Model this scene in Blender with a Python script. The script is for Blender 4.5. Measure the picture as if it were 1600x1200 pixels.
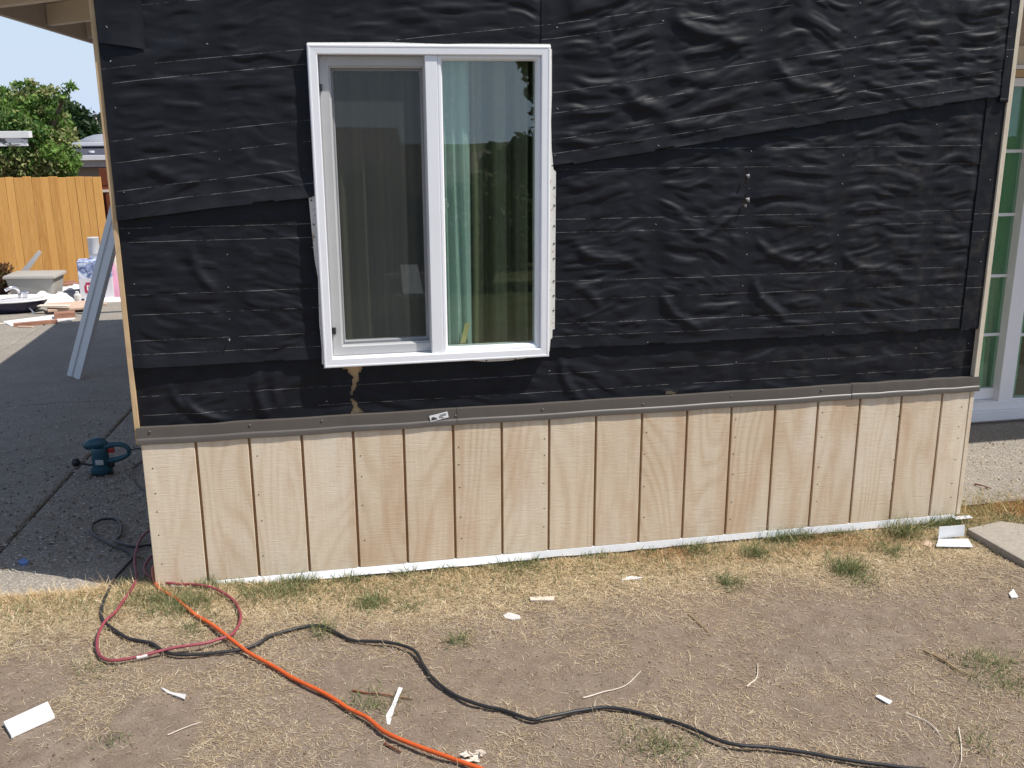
import bpy, bmesh, math, random
import numpy as np
from mathutils import Vector, Matrix
rng = np.random.default_rng(7); random.seed(7)
for o in list(bpy.data.objects): bpy.data.objects.remove(o)
S = bpy.context.scene; COL = S.collection
R = math.radians

# ------------------------------------------------------------------ camera
F = 1585.75; CAM = np.array([.6729, -3.9584, 1.8609]); YAW, PIT, ROL = .1989, -.2679, -.0039
cy_, sy_, cp_, sp_, cr_, sr_ = math.cos(YAW), math.sin(YAW), math.cos(PIT), math.sin(PIT), math.cos(ROL), math.sin(ROL)
FW = np.array([sy_*cp_, cy_*cp_, sp_]); RT = np.array([cy_, -sy_, 0]); UP = np.cross(RT, FW)
R2 = cr_*RT + sr_*UP; U2 = -sr_*RT + cr_*UP
cam = bpy.data.cameras.new('camera'); camo = bpy.data.objects.new('camera', cam); COL.objects.link(camo)
cam.sensor_width = 36; cam.lens = 36*F/1600; cam.clip_start = .05; cam.clip_end = 2000
M3 = Matrix((R2, U2, -FW)).transposed()
camo.matrix_world = Matrix.Translation(CAM) @ M3.to_4x4()
S.camera = camo

# ------------------------------------------------------------------ sky, sun, exposure
SUN_EL, SUN_OFF = R(57), R(28)
L = Vector((math.cos(SUN_OFF)*math.cos(SUN_EL), -math.sin(SUN_OFF)*math.cos(SUN_EL), math.sin(SUN_EL)))
W = bpy.data.worlds.new('World'); S.world = W; W.use_nodes = True
nt = W.node_tree; sky = nt.nodes.new('ShaderNodeTexSky'); sky.sky_type = 'NISHITA'; sky.sun_disc = False
sky.sun_elevation = SUN_EL; sky.sun_rotation = math.atan2(L.x, L.y); sky.air_density = 1.0; sky.dust_density = .9; sky.ozone_density = 1.3
bg = nt.nodes['Background']; bg.inputs['Strength'].default_value = .105
tc_ = nt.nodes.new('ShaderNodeTexCoord'); sx_ = nt.nodes.new('ShaderNodeSeparateXYZ'); nt.links.new(tc_.outputs['Generated'], sx_.inputs[0])
hz1 = nt.nodes.new('ShaderNodeMapRange'); hz1.inputs[1].default_value = 0; hz1.inputs[2].default_value = .9; hz1.inputs[3].default_value = 1; hz1.inputs[4].default_value = 0; nt.links.new(sx_.outputs[2], hz1.inputs[0])
hz2 = nt.nodes.new('ShaderNodeMath'); hz2.operation = 'POWER'; hz2.inputs[1].default_value = 2.0; nt.links.new(hz1.outputs[0], hz2.inputs[0])
hz3 = nt.nodes.new('ShaderNodeMath'); hz3.operation = 'MULTIPLY'; hz3.inputs[1].default_value = .92; nt.links.new(hz2.outputs[0], hz3.inputs[0])
hzm = nt.nodes.new('ShaderNodeMix'); hzm.data_type = 'RGBA'; hzm.inputs[7].default_value = (5.3, 6.4, 8.1, 1)          # summer haze, paler towards the horizon
nt.links.new(hz3.outputs[0], hzm.inputs[0]); nt.links.new(sky.outputs[0], hzm.inputs[6]); nt.links.new(hzm.outputs[2], bg.inputs['Color'])
sl = bpy.data.lights.new('sun', 'SUN'); sl.energy = 4.6; sl.angle = R(.55); sl.color = (1, .955, .89)
so = bpy.data.objects.new('sun', sl); COL.objects.link(so); so.rotation_euler = (-L).to_track_quat('-Z', 'Y').to_euler()
V = S.view_settings; V.view_transform = 'Standard'; V.look = 'None'; V.exposure = .22; V.gamma = 1; V.use_curve_mapping = False

# ------------------------------------------------------------------ helpers
def ray(px, py): return (px-800)/F*R2 - (py-600)/F*U2 + FW
def P(px, py, Y): d = ray(px, py); return CAM + (Y-CAM[1])/d[1]*d          # point on the plane y = Y
_T = np.random.default_rng(3).random((256, 256))
def vn(x, y, s=0):                                                          # value noise 0..1
    x = np.asarray(x, float)+s*17.31; y = np.asarray(y, float)+s*9.77
    xi = np.floor(x).astype(int); yi = np.floor(y).astype(int); fx = x-xi; fy = y-yi
    fx = fx**3*(fx*(fx*6-15)+10); fy = fy**3*(fy*(fy*6-15)+10)
    a = _T[xi & 255, yi & 255]; b = _T[(xi+1) & 255, yi & 255]; c = _T[xi & 255, (yi+1) & 255]; d = _T[(xi+1) & 255, (yi+1) & 255]
    return (a*(1-fx)+b*fx)*(1-fy)+(c*(1-fx)+d*fx)*fy
def fbm(x, y, s=0, o=3): return sum(vn(x*2**i, y*2**i, s+i)*.5**i for i in range(o))/sum(.5**i for i in range(o))
def ss(a, b, x): t = np.clip((np.asarray(x, float)-a)/(b-a), 0, 1); return t*t*(3-2*t)
spl = lambda t: np.logaddexp(0, t)
def base_z(x, y):                                                           # the lie of the land, without fine relief
    b = -.045+.037*(1-ss(0, .9, x))
    b = b-(.11*.15*spl((y-.2)/.15)-.055*spl(y-6.))*(1-ss(2, 3.2, x))
    return b-.11*spl((-y-7.))
def gz(x, y):
    x = np.asarray(x, float); y = np.asarray(y, float)
    return base_z(x, y)+(fbm(x*3, y*3, 1, 4)-.5)*.03*np.clip(-y*3, .15, 1)+(vn(x*22, y*22, 5)-.5)*.006
def G(px, py, h=0):
    d = ray(px, py); t = np.arange(.8, 60, .004); q = CAM+t[:, None]*d
    i = int(np.argmax(q[:, 2] < base_z(q[:, 0], q[:, 1])+h)); q = q[i]
    return np.array([q[0], q[1], float(base_z(q[0], q[1]))])

class MB:
    def __init__(s): s.v = []; s.f = []
    def add(s, v, f): n = len(s.v); s.v += [tuple(map(float, a)) for a in v]; s.f += [tuple(i+n for i in q) for q in f]
    def box(s, x0, x1, y0, y1, z0, z1, m=None):
        v = [(x0,y0,z0),(x1,y0,z0),(x1,y1,z0),(x0,y1,z0),(x0,y0,z1),(x1,y0,z1),(x1,y1,z1),(x0,y1,z1)]
        if m is not None: v = [tuple(m @ Vector(a)) for a in v]
        s.add(v, [(0,3,2,1),(4,5,6,7),(0,1,5,4),(1,2,6,5),(2,3,7,6),(3,0,4,7)]); return s
    def ring(s, x0, x1, z0, z1, prof):                                      # mitred frame: prof = [(inset, y), ...]
        v = []; f = []
        for i, y in prof: v += [(x0+i,y,z0+i),(x1-i,y,z0+i),(x1-i,y,z1-i),(x0+i,y,z1-i)]
        for k in range(len(prof)-1):
            for j in range(4): a = 4*k+j; b = 4*k+(j+1) % 4; f.append((a, b, b+4, a+4))
        s.add(v, f); return s
    def extr(s, pts, a, b, fn):                                             # extrude closed outline pts between a and b; fn(u, v, w)
        n = len(pts); v = [fn(p[0], p[1], a) for p in pts]+[fn(p[0], p[1], b) for p in pts]
        s.add(v, [tuple(range(n))[::-1], tuple(range(n, 2*n))]+[(i, (i+1) % n, (i+1) % n+n, i+n) for i in range(n)]); return s
    def tube(s, pts, r, n=8, caps=True):
        pts = [Vector(p) for p in pts]; rs = r if hasattr(r, '__len__') else [r]*len(pts); v = []; f = []
        up = Vector((0, 0, 1))
        for i, p in enumerate(pts):
            t = (pts[min(i+1, len(pts)-1)]-pts[max(i-1, 0)]).normalized()
            a = t.cross(up)
            if a.length < .05: a = t.cross(Vector((1, 0, 0)))
            a.normalize(); b = a.cross(t)
            for k in range(n): an = 2*math.pi*k/n; v.append(p+(a*math.cos(an)+b*math.sin(an))*rs[i])
        for i in range(len(pts)-1):
            for k in range(n): f.append((i*n+k, i*n+(k+1) % n, (i+1)*n+(k+1) % n, (i+1)*n+k))
        if caps: f += [tuple(range(n))[::-1], tuple(range((len(pts)-1)*n, len(pts)*n))]
        s.add(v, f); return s
    def lathe(s, c, prof, n=20, sx=1, sy=1):
        v = [(c[0]+r*sx*math.cos(2*math.pi*k/n), c[1]+r*sy*math.sin(2*math.pi*k/n), c[2]+z) for r, z in prof for k in range(n)]
        f = [(i*n+k, i*n+(k+1) % n, (i+1)*n+(k+1) % n, (i+1)*n+k) for i in range(len(prof)-1) for k in range(n)]
        f += [tuple(range(n))[::-1], tuple(range((len(prof)-1)*n, len(prof)*n))]
        s.add(v, f); return s
    def build(s, name, mat, parent=None, bevel=0, smooth=False, segs=2):
        me = bpy.data.meshes.new(name); me.from_pydata(s.v, [], s.f)
        bm = bmesh.new(); bm.from_mesh(me)
        bmesh.ops.recalc_face_normals(bm, faces=bm.faces)
        if bevel: bmesh.ops.bevel(bm, geom=bm.edges[:], offset=bevel, segments=segs, profile=.6, affect='EDGES', clamp_overlap=True)
        bm.to_mesh(me); bm.free()
        if smooth:
            me.polygons.foreach_set('use_smooth', [True]*len(me.polygons))
            me.set_sharp_from_angle(angle=R(40))
        return link(name, me, mat, parent)
def link(name, me, mat, parent=None):
    o = bpy.data.objects.new(name, me); COL.objects.link(o)
    if mat: me.materials.append(mat)
    if parent: o.parent = parent
    return o
def npmesh(name, v, quads, mat, parent=None, smooth=True, col=None, uv=None):
    me = bpy.data.meshes.new(name); v = np.asarray(v, np.float32).reshape(-1, 3); q = np.asarray(quads, np.int32)
    me.vertices.add(len(v)); me.vertices.foreach_set('co', v.ravel())
    k = q.shape[1]; me.loops.add(q.size); me.loops.foreach_set('vertex_index', q.ravel())
    me.polygons.add(len(q)); me.polygons.foreach_set('loop_start', np.arange(0, q.size, k, dtype=np.int32))
    try: me.polygons.foreach_set('loop_total', np.full(len(q), k, np.int32))
    except Exception: pass
    if uv is not None:
        l = me.uv_layers.new(name='UVMap'); l.data.foreach_set('uv', np.asarray(uv, np.float32)[q.ravel()].ravel())
    if col is not None:
        a = me.attributes.new('tint', 'FLOAT_COLOR', 'POINT'); c = np.ones((len(v), 4), np.float32); c[:, :3] = col
        a.data.foreach_set('color', c.ravel())
    me.polygons.foreach_set('use_smooth', np.full(len(q), smooth)); me.update(calc_edges=True); me.validate()
    return link(name, me, mat, parent)
def empty(name, loc=(0, 0, 0), parent=None):
    o = bpy.data.objects.new(name, None); COL.objects.link(o); o.location = loc; o.empty_display_size = .1
    if parent: o.parent = parent
    return o
def tag(o, label=None, cat=None, group=None, kind=None):
    for k, v in (('label', label), ('category', cat), ('group', group), ('kind', kind)):
        if v: o[k] = v
    return o
def grid(xs, ys):
    nx, ny = len(xs), len(ys); X, Y = np.meshgrid(xs, ys); i = np.arange(nx*ny).reshape(ny, nx)
    q = np.stack([i[:-1, :-1], i[:-1, 1:], i[1:, 1:], i[1:, :-1]], -1).reshape(-1, 4)
    return X.ravel(), Y.ravel(), q
def spline(pts, n=8):
    p = np.array(pts, float); p = np.vstack([2*p[0]-p[1], p, 2*p[-1]-p[-2]]); out = []
    for i in range(1, len(p)-2):
        for t in np.arange(n)/n:
            out.append(.5*((2*p[i])+(-p[i-1]+p[i+1])*t+(2*p[i-1]-5*p[i]+4*p[i+1]-p[i+2])*t*t+(-p[i-1]+3*p[i]-3*p[i+1]+p[i+2])*t**3))
    return np.array(out+[p[-2]])

# ------------------------------------------------------------------ materials
class N:
    def __init__(s, name):
        s.m = bpy.data.materials.new(name); s.m.use_nodes = True; s.t = s.m.node_tree; s.b = s.t.nodes['Principled BSDF']; s.out = s.t.nodes['Material Output']
    def n(s, typ, ins={}, **kw):
        d = s.t.nodes.new('ShaderNode'+typ)
        for k, v in kw.items(): setattr(d, k, v)
        for k, v in ins.items(): s.set(d.inputs[k], v)
        return d
    def set(s, sock, v):
        if isinstance(v, bpy.types.NodeSocket): s.t.links.new(v, sock)
        elif isinstance(v, bpy.types.Node): s.t.links.new(v.outputs[0], sock)
        else:
            if sock.type == 'RGBA' and len(v) == 3: v = (*v, 1)
            sock.default_value = v
    def math(s, op, a, b=0., c=None):
        ins = {0: a, 1: b}
        if c is not None: ins[2] = c
        return s.n('Math', ins, operation=op).outputs[0]
    def pos(s, scale=(1, 1, 1), loc=(0, 0, 0), kind='Object', rot=(0, 0, 0)):
        c = s.n('TexCoord'); return s.n('Mapping', {'Vector': c.outputs[kind], 'Scale': scale, 'Location': loc, 'Rotation': rot}).outputs[0]
    def noise(s, vec, scale, detail=3., rough=.55, dist=0.): return s.n('TexNoise', {'Vector': vec, 'Scale': scale, 'Detail': detail, 'Roughness': rough, 'Distortion': dist}).outputs[0]
    def ramp(s, fac, stops):
        r = s.n('ValToRGB', {'Fac': fac}); e = r.color_ramp.elements
        while len(e) < len(stops): e.new(.5)
        for k, (p, c) in enumerate(stops): e[k].position = p; e[k].color = (*c, 1) if not isinstance(c, float) else (c, c, c, 1)
        return r.outputs[0]
    def mix(s, f, a, b, mode='MIX'):
        d = s.n('Mix', data_type='RGBA', blend_type=mode); s.set(d.inputs[0], f); s.set(d.inputs[6], a); s.set(d.inputs[7], b); return d.outputs[2]
    def bump(s, h, strength=.3, dist=.01): return s.n('Bump', {'Height': h, 'Strength': strength, 'Distance': dist}).outputs[0]
    def fin(s, col=None, rough=None, normal=None, spec=None, metal=None):
        for k, v in (('Base Color', col), ('Roughness', rough), ('Normal', normal), ('Specular IOR Level', spec), ('Metallic', metal)):
            if v is not None: s.set(s.b.inputs[k], v)
        return s.m
def plain(name, col, rough=.6, var=.12, scale=30, metal=0, spec=.5, bump=.15, kind='Object'):
    a = N(name); p = a.pos(kind=kind); n = a.noise(p, scale, 5., .6); n2 = a.noise(p, scale*.13, 2.)
    c = a.mix(a.ramp(n, [(.3, 0.), (.75, 1.)]), tuple(x*(1-var) for x in col), tuple(min(1, x*(1+var)) for x in col))
    c = a.mix(a.math('MULTIPLY', n2, .35), c, tuple(x*.75 for x in col))
    return a.fin(c, rough, a.bump(n, bump, .002), spec, metal)

def m_dirt():
    a = N('dirt'); p = a.pos(); n1 = a.noise(p, 1.3, 4.); n2 = a.noise(p, 14, 6., .65); n3 = a.noise(p, 120, 5., .7)
    c = a.ramp(n2, [(.28, (.175, .132, .10)), (.52, (.24, .187, .145)), (.75, (.31, .248, .196))])
    c = a.mix(a.ramp(n1, [(.4, 0.), (.7, .55)]), c, (.255, .19, .135))
    c = a.mix(a.ramp(n3, [(.35, .5), (.6, 0.)]), c, (.12, .085, .06))
    sp = a.n('TexVoronoi', {'Vector': p, 'Scale': 260.}).outputs[0]
    c = a.mix(a.ramp(sp, [(.0, .55), (.16, 0.)]), c, (.4, .33, .25))
    sep = a.n('SeparateXYZ', {0: a.pos()}); far = a.n('MapRange', {0: sep.outputs[1], 1: -3.2, 2: -5.0})
    grass = a.ramp(a.noise(p, 3, 5.), [(.35, (.045, .055, .02)), (.7, (.11, .10, .045))])
    c = a.mix(far.outputs[0], c, grass)
    h = a.math('ADD', a.math('MULTIPLY', n2, .6), a.math('MULTIPLY', n3, .5))
    return a.fin(c, .95, a.bump(h, .75, .012), .15)
def m_aggregate(name='aggregate_concrete', tone=1.):
    a = N(name); p = a.pos(); v = a.n('TexVoronoi', {'Vector': p, 'Scale': 95.}); v2 = a.n('TexVoronoi', {'Vector': p, 'Scale': 210.})
    n = a.noise(p, 2.2, 5., .65); n3 = a.noise(p, 60, 4.)
    c = a.ramp(v.outputs[1], [(.0, tuple(tone*x for x in (.17, .15, .13))), (.5, tuple(tone*x for x in (.31, .275, .23))), (1., tuple(tone*x for x in (.47, .43, .36)))])
    c = a.mix(a.ramp(v.outputs[0], [(.35, 0.), (.62, .8)]), c, tuple(tone*x for x in (.2, .175, .145)))
    c = a.mix(a.ramp(v2.outputs[1], [(.86, 0.), (.93, .8)]), c, tuple(tone*x for x in (.58, .54, .47)))
    c = a.mix(a.ramp(n, [(.35, .6), (.65, 0.)]), c, tuple(tone*x for x in (.2, .18, .155)))
    h = a.math('ADD', v.outputs[0], a.math('MULTIPLY', n3, .4))
    return a.fin(c, .92, a.bump(h, .55, .006), .2)
LINES = [.0515, .104, .204, .280, .4765, .528, .724, .80]
def m_felt():
    a = N('tar_felt'); uv = a.n('UVMap'); sep = a.n('SeparateXYZ', {0: uv.outputs[0]}); u, v = sep.outputs[0], sep.outputs[1]
    wob = a.noise(a.pos(), 3., 2.); vv = a.math('ADD', v, a.math('MULTIPLY_ADD', wob, .006, -.003))
    tot = None
    for i, l in enumerate(LINES):
        d = a.math('ABSOLUTE', a.math('SUBTRACT', vv, l))
        k = a.n('MapRange', {0: d, 1: .0004, 2: .0014, 3: 1., 4: 0.}).outputs[0]
        dash = a.n('Combine'+'XYZ', {0: a.math('MULTIPLY', u, 5.+i % 3), 1: float(i*3.7), 2: 0.})
        dn = a.noise(dash.outputs[0], 1.6, 4., .75)
        k = a.math('MULTIPLY', k, a.n('MapRange', {0: dn, 1: .43, 2: .56}).outputs[0])
        tot = k if tot is None else a.math('MAXIMUM', tot, k)
    p = a.pos(); fine = a.noise(p, 420, 3., .7); mid = a.noise(p, 9, 5., .6); big = a.noise(p, 2.1, 3.)
    c = a.ramp(mid, [(.3, (.0052, .0061, .0092)), (.7, (.0110, .0125, .0180))])
    sx = a.n('SeparateXYZ', {0: p}); dust = a.math('MULTIPLY', a.n('MapRange', {0: sx.outputs[0], 1: 2.2, 2: 3.6, 3: .03, 4: .34}).outputs[0], a.ramp(a.noise(p, 16, 6., .7), [(.5, 0.), (.72, 1.)]))
    c = a.mix(dust, c, (.085, .072, .05))
    c = a.mix(a.math('MULTIPLY', tot, .5), c, (.36, .35, .33))
    r = a.math('ADD', a.n('MapRange', {0: big, 1: .3, 2: .7, 3: .50, 4: .59}).outputs[0], a.math('MULTIPLY', fine, .1))
    h = a.math('ADD', a.math('MULTIPLY', fine, .25), a.noise(p, 60, 4.))
    return a.fin(c, r, a.bump(h, .16, .003), .24)
def m_siding():
    a = N('rough_sawn_plywood'); p = a.pos(); sep = a.n('SeparateXYZ', {0: p}); x, z = sep.outputs[0], sep.outputs[2]
    panel = a.math('FLOOR', a.math('DIVIDE', a.math('ADD', x, .41), 1.2192)); off = a.math('MULTIPLY', panel, 13.7)
    info = a.n('ObjectInfo'); rnd = info.outputs['Random']
    def vec(sx, sz, o=0.): return a.n('CombineXYZ', {0: a.math('MULTIPLY', x, sx), 1: a.math('ADD', off, o), 2: a.math('MULTIPLY', z, sz)}).outputs[0]
    warp = a.noise(vec(3.0, .85), 1., 1.6, .45, .3)
    ph = a.math('ADD', a.math('MULTIPLY', warp, 105.), a.math('MULTIPLY', x, 26.))
    rings = a.math('MULTIPLY_ADD', a.math('SINE', ph), .5, .5)
    rings = a.math('POWER', rings, 2.0)
    patch = a.ramp(a.noise(vec(4.2, 1.3, 4.), 1., 3.), [(.40, 0.), (.66, 1.)])
    streak = a.noise(vec(55., 1.6, 8.), 1., 4., .6)
    saw = a.noise(vec(9., 330., 2.), 1., 3., .7); saw2 = a.noise(vec(26., 160., 5.), 1., 2., .6)
    c = a.mix(a.math('MULTIPLY', rings, a.math('MULTIPLY_ADD', patch, .48, .16)), (.80, .685, .52), (.50, .325, .175))
    c = a.mix(a.ramp(streak, [(.45, 0.), (.75, .35)]), c, (.56, .42, .28))
    c = a.mix(a.math('MULTIPLY', patch, .42), c, (.60, .44, .28))
    c = a.mix(a.ramp(saw, [(.56, 0.), (.80, .20)]), c, (.47, .36, .25))
    c = a.mix(a.math('MULTIPLY', a.ramp(a.noise(p, 1.7, 3.), [(.4, 0.), (.65, 1.)]), .25), c, (.64, .50, .34))
    bl = a.noise(vec(7.5, 1.5, 31.), 1., 4., .6, .4); c = a.mix(a.ramp(bl, [(.50, 0.), (.66, .55)]), c, (.57, .37, .225)); bl2 = a.noise(vec(5., 2., 47.), 1., 4., .6); c = a.mix(a.ramp(bl2, [(.52, 0.), (.68, .5)]), c, (.80, .72, .60))
    c = a.mix(a.ramp(a.noise(vec(30., 7., 21.), 1., 5., .8), [(.68, 0.), (.78, .45)]), c, (.30, .25, .2))
    c = a.mix(.2, c, a.ramp(rnd, [(0., (.52, .39, .26)), (1., (.80, .71, .57))]))
    h = a.math('ADD', a.math('MULTIPLY', saw, 1.), a.math('ADD', a.math('MULTIPLY', saw2, .7), a.math('MULTIPLY', streak, .6)))
    return a.fin(c, .8, a.bump(h, .38, .003), .2)
def m_grain(name, ca, cb, sc=(1, 1, 1), rough=.75, kind='Object', rand=.3):
    a = N(name); i = a.n('ObjectInfo'); p = a.n('Vector'+'Math', {0: a.pos(kind=kind, scale=sc), 1: a.n('CombineXYZ', {0: a.math('MULTIPLY', i.outputs['Random'], 37.), 1: 0., 2: a.math('MULTIPLY', i.outputs['Random'], 11.)}).outputs[0]}, operation='ADD').outputs[0]
    n = a.noise(p, 6., 6., .65, .6); n2 = a.noise(p, 25., 4.)
    c = a.mix(a.ramp(n, [(.3, 0.), (.7, 1.)]), ca, cb); c = a.mix(a.ramp(n2, [(.5, 0.), (.8, .5)]), c, tuple(x*.55 for x in ca))
    c = a.mix(a.math('MULTIPLY', i.outputs['Random'], rand), c, tuple(min(1, x*1.25) for x in cb))
    return a.fin(c, rough, a.bump(n2, .25, .004), .25)
def m_tint(name, rough=.8, trans=0., gloss=.2):
    a = N(name); t = a.n('Attribute', attribute_name='tint'); a.fin(t.outputs['Color'], rough, None, gloss)
    if trans:
        tr = a.n('BsdfTranslucent', {'Color': t.outputs['Color']}); mx = a.n('MixShader', {0: trans, 1: a.b.outputs[0], 2: tr.outputs[0]}); a.set(a.out.inputs[0], mx.outputs[0])
    return a.m
def m_glass(name, tint, boost=1.7, add=.03):
    a = N(name); lw = a.n('LayerWeight', {'Blend': .5}); fr = a.math('MULTIPLY_ADD', a.math('POWER', lw.outputs['Facing'], 5.), .95, .045); f = a.n('Math', {0: fr, 1: boost, 2: add}, operation='MULTIPLY_ADD', use_clamp=True)
    wav = a.bump(a.noise(a.pos(), 2.5, 1.), .02, .02)
    tr = a.n('BsdfTransparent', {'Color': tint}); gl = a.n('BsdfGlossy', {'Color': (.93, .96, .97), 'Roughness': .002, 'Normal': wav})
    mx = a.n('MixShader', {0: f.outputs[0], 1: tr.outputs[0], 2: gl.outputs[0]}); a.set(a.out.inputs[0], mx.outputs[0]); return a.m
def m_screen():
    a = N('insect_screen'); tr = a.n('BsdfTransparent', {'Color': (1., 1., 1.)}); d = a.n('BsdfDiffuse', {'Color': (.075, .08, .08)})
    w = a.noise(a.pos((1, 1, 1)), 2.2, 2.); f = a.n('MapRange', {0: w, 1: .3, 2: .7, 3: .40, 4: .47})
    mx = a.n('MixShader', {0: f.outputs[0], 1: tr.outputs[0], 2: d.outputs[0]}); a.set(a.out.inputs[0], mx.outputs[0]); return a.m
def m_rusty_white():
    a = N('stained_white_fin'); p = a.pos(); n = a.noise(p, 38, 5., .7); c = a.mix(a.ramp(n, [(.58, 0.), (.68, 1.)]), (.68, .66, .61), (.30, .15, .06))
    c = a.mix(a.ramp(a.noise(p, 120, 3.), [(.62, 0.), (.72, .7)]), c, (.2, .17, .14)); return a.fin(c, .6)
def m_peel():
    a = N('peeling_white_paint'); p = a.pos((1, 1, 2.2)); n = a.noise(p, 6.5, 4., .6, .5); c = a.mix(a.ramp(n, [(.50, 0.), (.54, 1.)]), (.82, .82, .82), (.16, .15, .15)); return a.fin(c, .6)
def m_lace():
    a = N('lace_cloth'); p = a.pos(); v = a.n('TexVoronoi', {'Vector': p, 'Scale': 21., 'Randomness': .8}); n = a.noise(p, 55, 4., .7)
    fl = a.math('MULTIPLY', a.ramp(v.outputs[0], [(.12, 1.), (.42, 0.)]), a.ramp(n, [(.46, 0.), (.58, 1.)]))
    c = a.mix(fl, (.66, .82, .75), (.97, .98, .97)); d = a.n('BsdfDiffuse', {'Color': c}); t = a.n('BsdfTransparent'); tl = a.n('BsdfTranslucent', {'Color': c})
    m1 = a.n('MixShader', {0: .3, 1: d.outputs[0], 2: tl.outputs[0]}); m2 = a.n('MixShader', {0: .12, 1: m1.outputs[0], 2: t.outputs[0]}); a.set(a.out.inputs[0], m2.outputs[0]); return a.m
def m_shingle(name, ca, cb, sc=4.):
    a = N(name); b = a.n('TexBrick', {'Vector': a.pos(), 'Color1': ca, 'Color2': cb, 'Mortar': tuple(x*.4 for x in ca), 'Scale': sc, 'Mortar Size': .03}); return a.fin(b.outputs[0], .85)
def m_box_print():
    a = N('printed_carton'); p = a.pos(); sep = a.n('SeparateXYZ', {0: p}); z = sep.outputs[2]; n = a.noise(p, 9, 5., .7, 1.)
    pic = a.ramp(n, [(.36, (.04, .05, .13)), (.5, (.3, .38, .6)), (.62, (.75, .78, .85))])
    c = a.mix(a.math('GREATER_THAN', z, .36), (.62, .6, .63), pic); return a.fin(c, .6)
M = dict(dirt=m_dirt(), agg=m_aggregate('aggregate_concrete', 1.2), patio=m_aggregate('patio_concrete', 1.16), felt=m_felt(), siding=m_siding(),
    groove=m_grain('groove_wood', (.30, .17, .085), (.40, .25, .13), (30, 1, 2)), ply=m_grain('raw_plywood', (.47, .31, .16), (.60, .43, .25), (2, 2, .6)),
    cream=m_grain('cream_edge', (.60, .51, .38), (.70, .62, .49), (4, 4, .8)), flash=plain('bronze_flashing', (.105, .092, .08), .42, .08, 14, .0, .5, .05),
    vinyl=plain('white_vinyl', (.87, .87, .89), .35, .03, 8, 0, .5, .02), metalw=plain('white_metal', (.78, .79, .80), .4, .05, 10, 0, .5, .03),
    grey=plain('grey_screen_frame', (.47, .47, .465), .45, .04, 12, 0, .4, .03), black=plain('black_plastic', (.015, .015, .017), .45, .1, 40),
    glass=m_glass('window_glass', (.875, .935, .90), 1.2, .035), glass_l=m_glass('sash_glass', (.90, .92, .89), 1.0, .02), screen=m_screen(), fin=m_rusty_white(),
    drape=plain('olive_drape', (.21, .195, .13), .9, .1, 70, 0, .1), drape_g=plain('green_drape', (.30, .52, .38), .9, .1, 50, 0, .1), lace=m_lace(),
    door_glass=m_glass('door_glass', (.80, .93, .85), 1.0, .02), soffit=plain('soffit_paint', (.80, .71, .57), .7, .05, 6), fascia=plain('fascia_paint', (.46, .40, .34), .6, .06, 8),
    dark=plain('dark_interior', (.03, .03, .03), .9), stucco=plain('beige_stucco', (.56, .48, .42), .85, .06, 40), roof=m_shingle('roof_shingle', (.10, .09, .085), (.14, .13, .12)),  # the house walls share one even beige stucco colour
    nail=plain('zinc_nail', (.45, .45, .44), .35, .1, 50, .7), fastener=plain('dark_nail', (.07, .055, .045), .6), conc=plain('slab_concrete', (.36, .32, .27), .9, .2, 60, 0, .2, .4),
    cord_black=plain('black_rubber', (.022, .022, .024), .5, .15, 30), cord_red=plain('faded_red_rubber', (.27, .05, .068), .5, .22, 24), cord_orange=plain('orange_rubber', (.62, .105, .018), .45, .12, 20),
    teal=plain('teal_plastic', (.022, .085, .115), .4, .08, 30), red=plain('red_plastic', (.4, .03, .02), .4), alu=plain('grey_aluminium', (.62, .62, .62), .42, .05, 6, .1), white=plain('white_paint', (.85, .85, .84), .5, .03, 20),
    cedar=m_grain('cedar', (.52, .235, .06), (.72, .40, .125), (5, 5, .35), .7, rand=.55), redwood=m_grain('redwood_stain', (.13, .035, .015), (.20, .06, .03), (3, 3, .5)),
    peel=m_peel(), nwall=plain('taupe_wall', (.20, .17, .14), .8), ngutter=plain('pale_gutter', (.72, .72, .74), .5), nfascia=plain('grey_fascia', (.33, .32, .33), .6), shingle=m_shingle('dark_shingle', (.055, .06, .085), (.085, .09, .12), 9.),
    dome=plain('grey_dome', (.32, .33, .36), .35), bark=m_grain('bark', (.08, .06, .045), (.16, .12, .09), (3, 3, .6)), whitebark=plain('white_bark', (.62, .58, .52), .8), leaf=m_tint('leaf', .55, .35, .3), straw=m_tint('straw', .75, .15, .2),
    bin=plain('grey_bin_plastic', (.42, .40, .36), .5, .05, 8), navy=plain('navy_enamel', (.02, .02, .06), .3), enamel=plain('white_enamel', (.82, .82, .84), .15, .02, 5), chrome=plain('chrome', (.7, .7, .72), .2, .05, 5, .9), pot=plain('maroon_pot', (.07, .03, .035), .6),
    carton=m_box_print(), cartonside=plain('carton_side', (.10, .07, .06), .8), pink=plain('pink_plastic', (.72, .36, .50), .5, .1, 12), cloth=plain('white_cloth', (.80, .79, .78), .9, .05, 15), tanboard=plain('tan_board', (.58, .42, .31), .8, .1, 12), oldboard=m_grain('old_board', (.55, .45, .35), (.72, .65, .56), (2, 6, 6)), rust=plain('rust_board', (.34, .17, .11), .8, .3, 9),
    magenta=plain('magenta_ink', (.45, .02, .08), .6), blue=plain('blue_plastic', (.10, .22, .55), .5), twig=m_grain('dry_twig', (.25, .16, .08), (.42, .3, .16)), yellow=plain('yellow_tape', (.72, .58, .26), .5), ink=plain('black_ink', (.03, .03, .03), .7), greyink=plain('grey_ink', (.42, .43, .45), .7),
    tile=m_shingle('brown_roof_tile', (.10, .075, .055), (.15, .11, .08), 3.), paperg=plain('grey_paper', (.60, .58, .55), .8, .1, 30), dirtjoint=plain('joint_dirt', (.10, .075, .055), .95, .3, 40))

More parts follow.
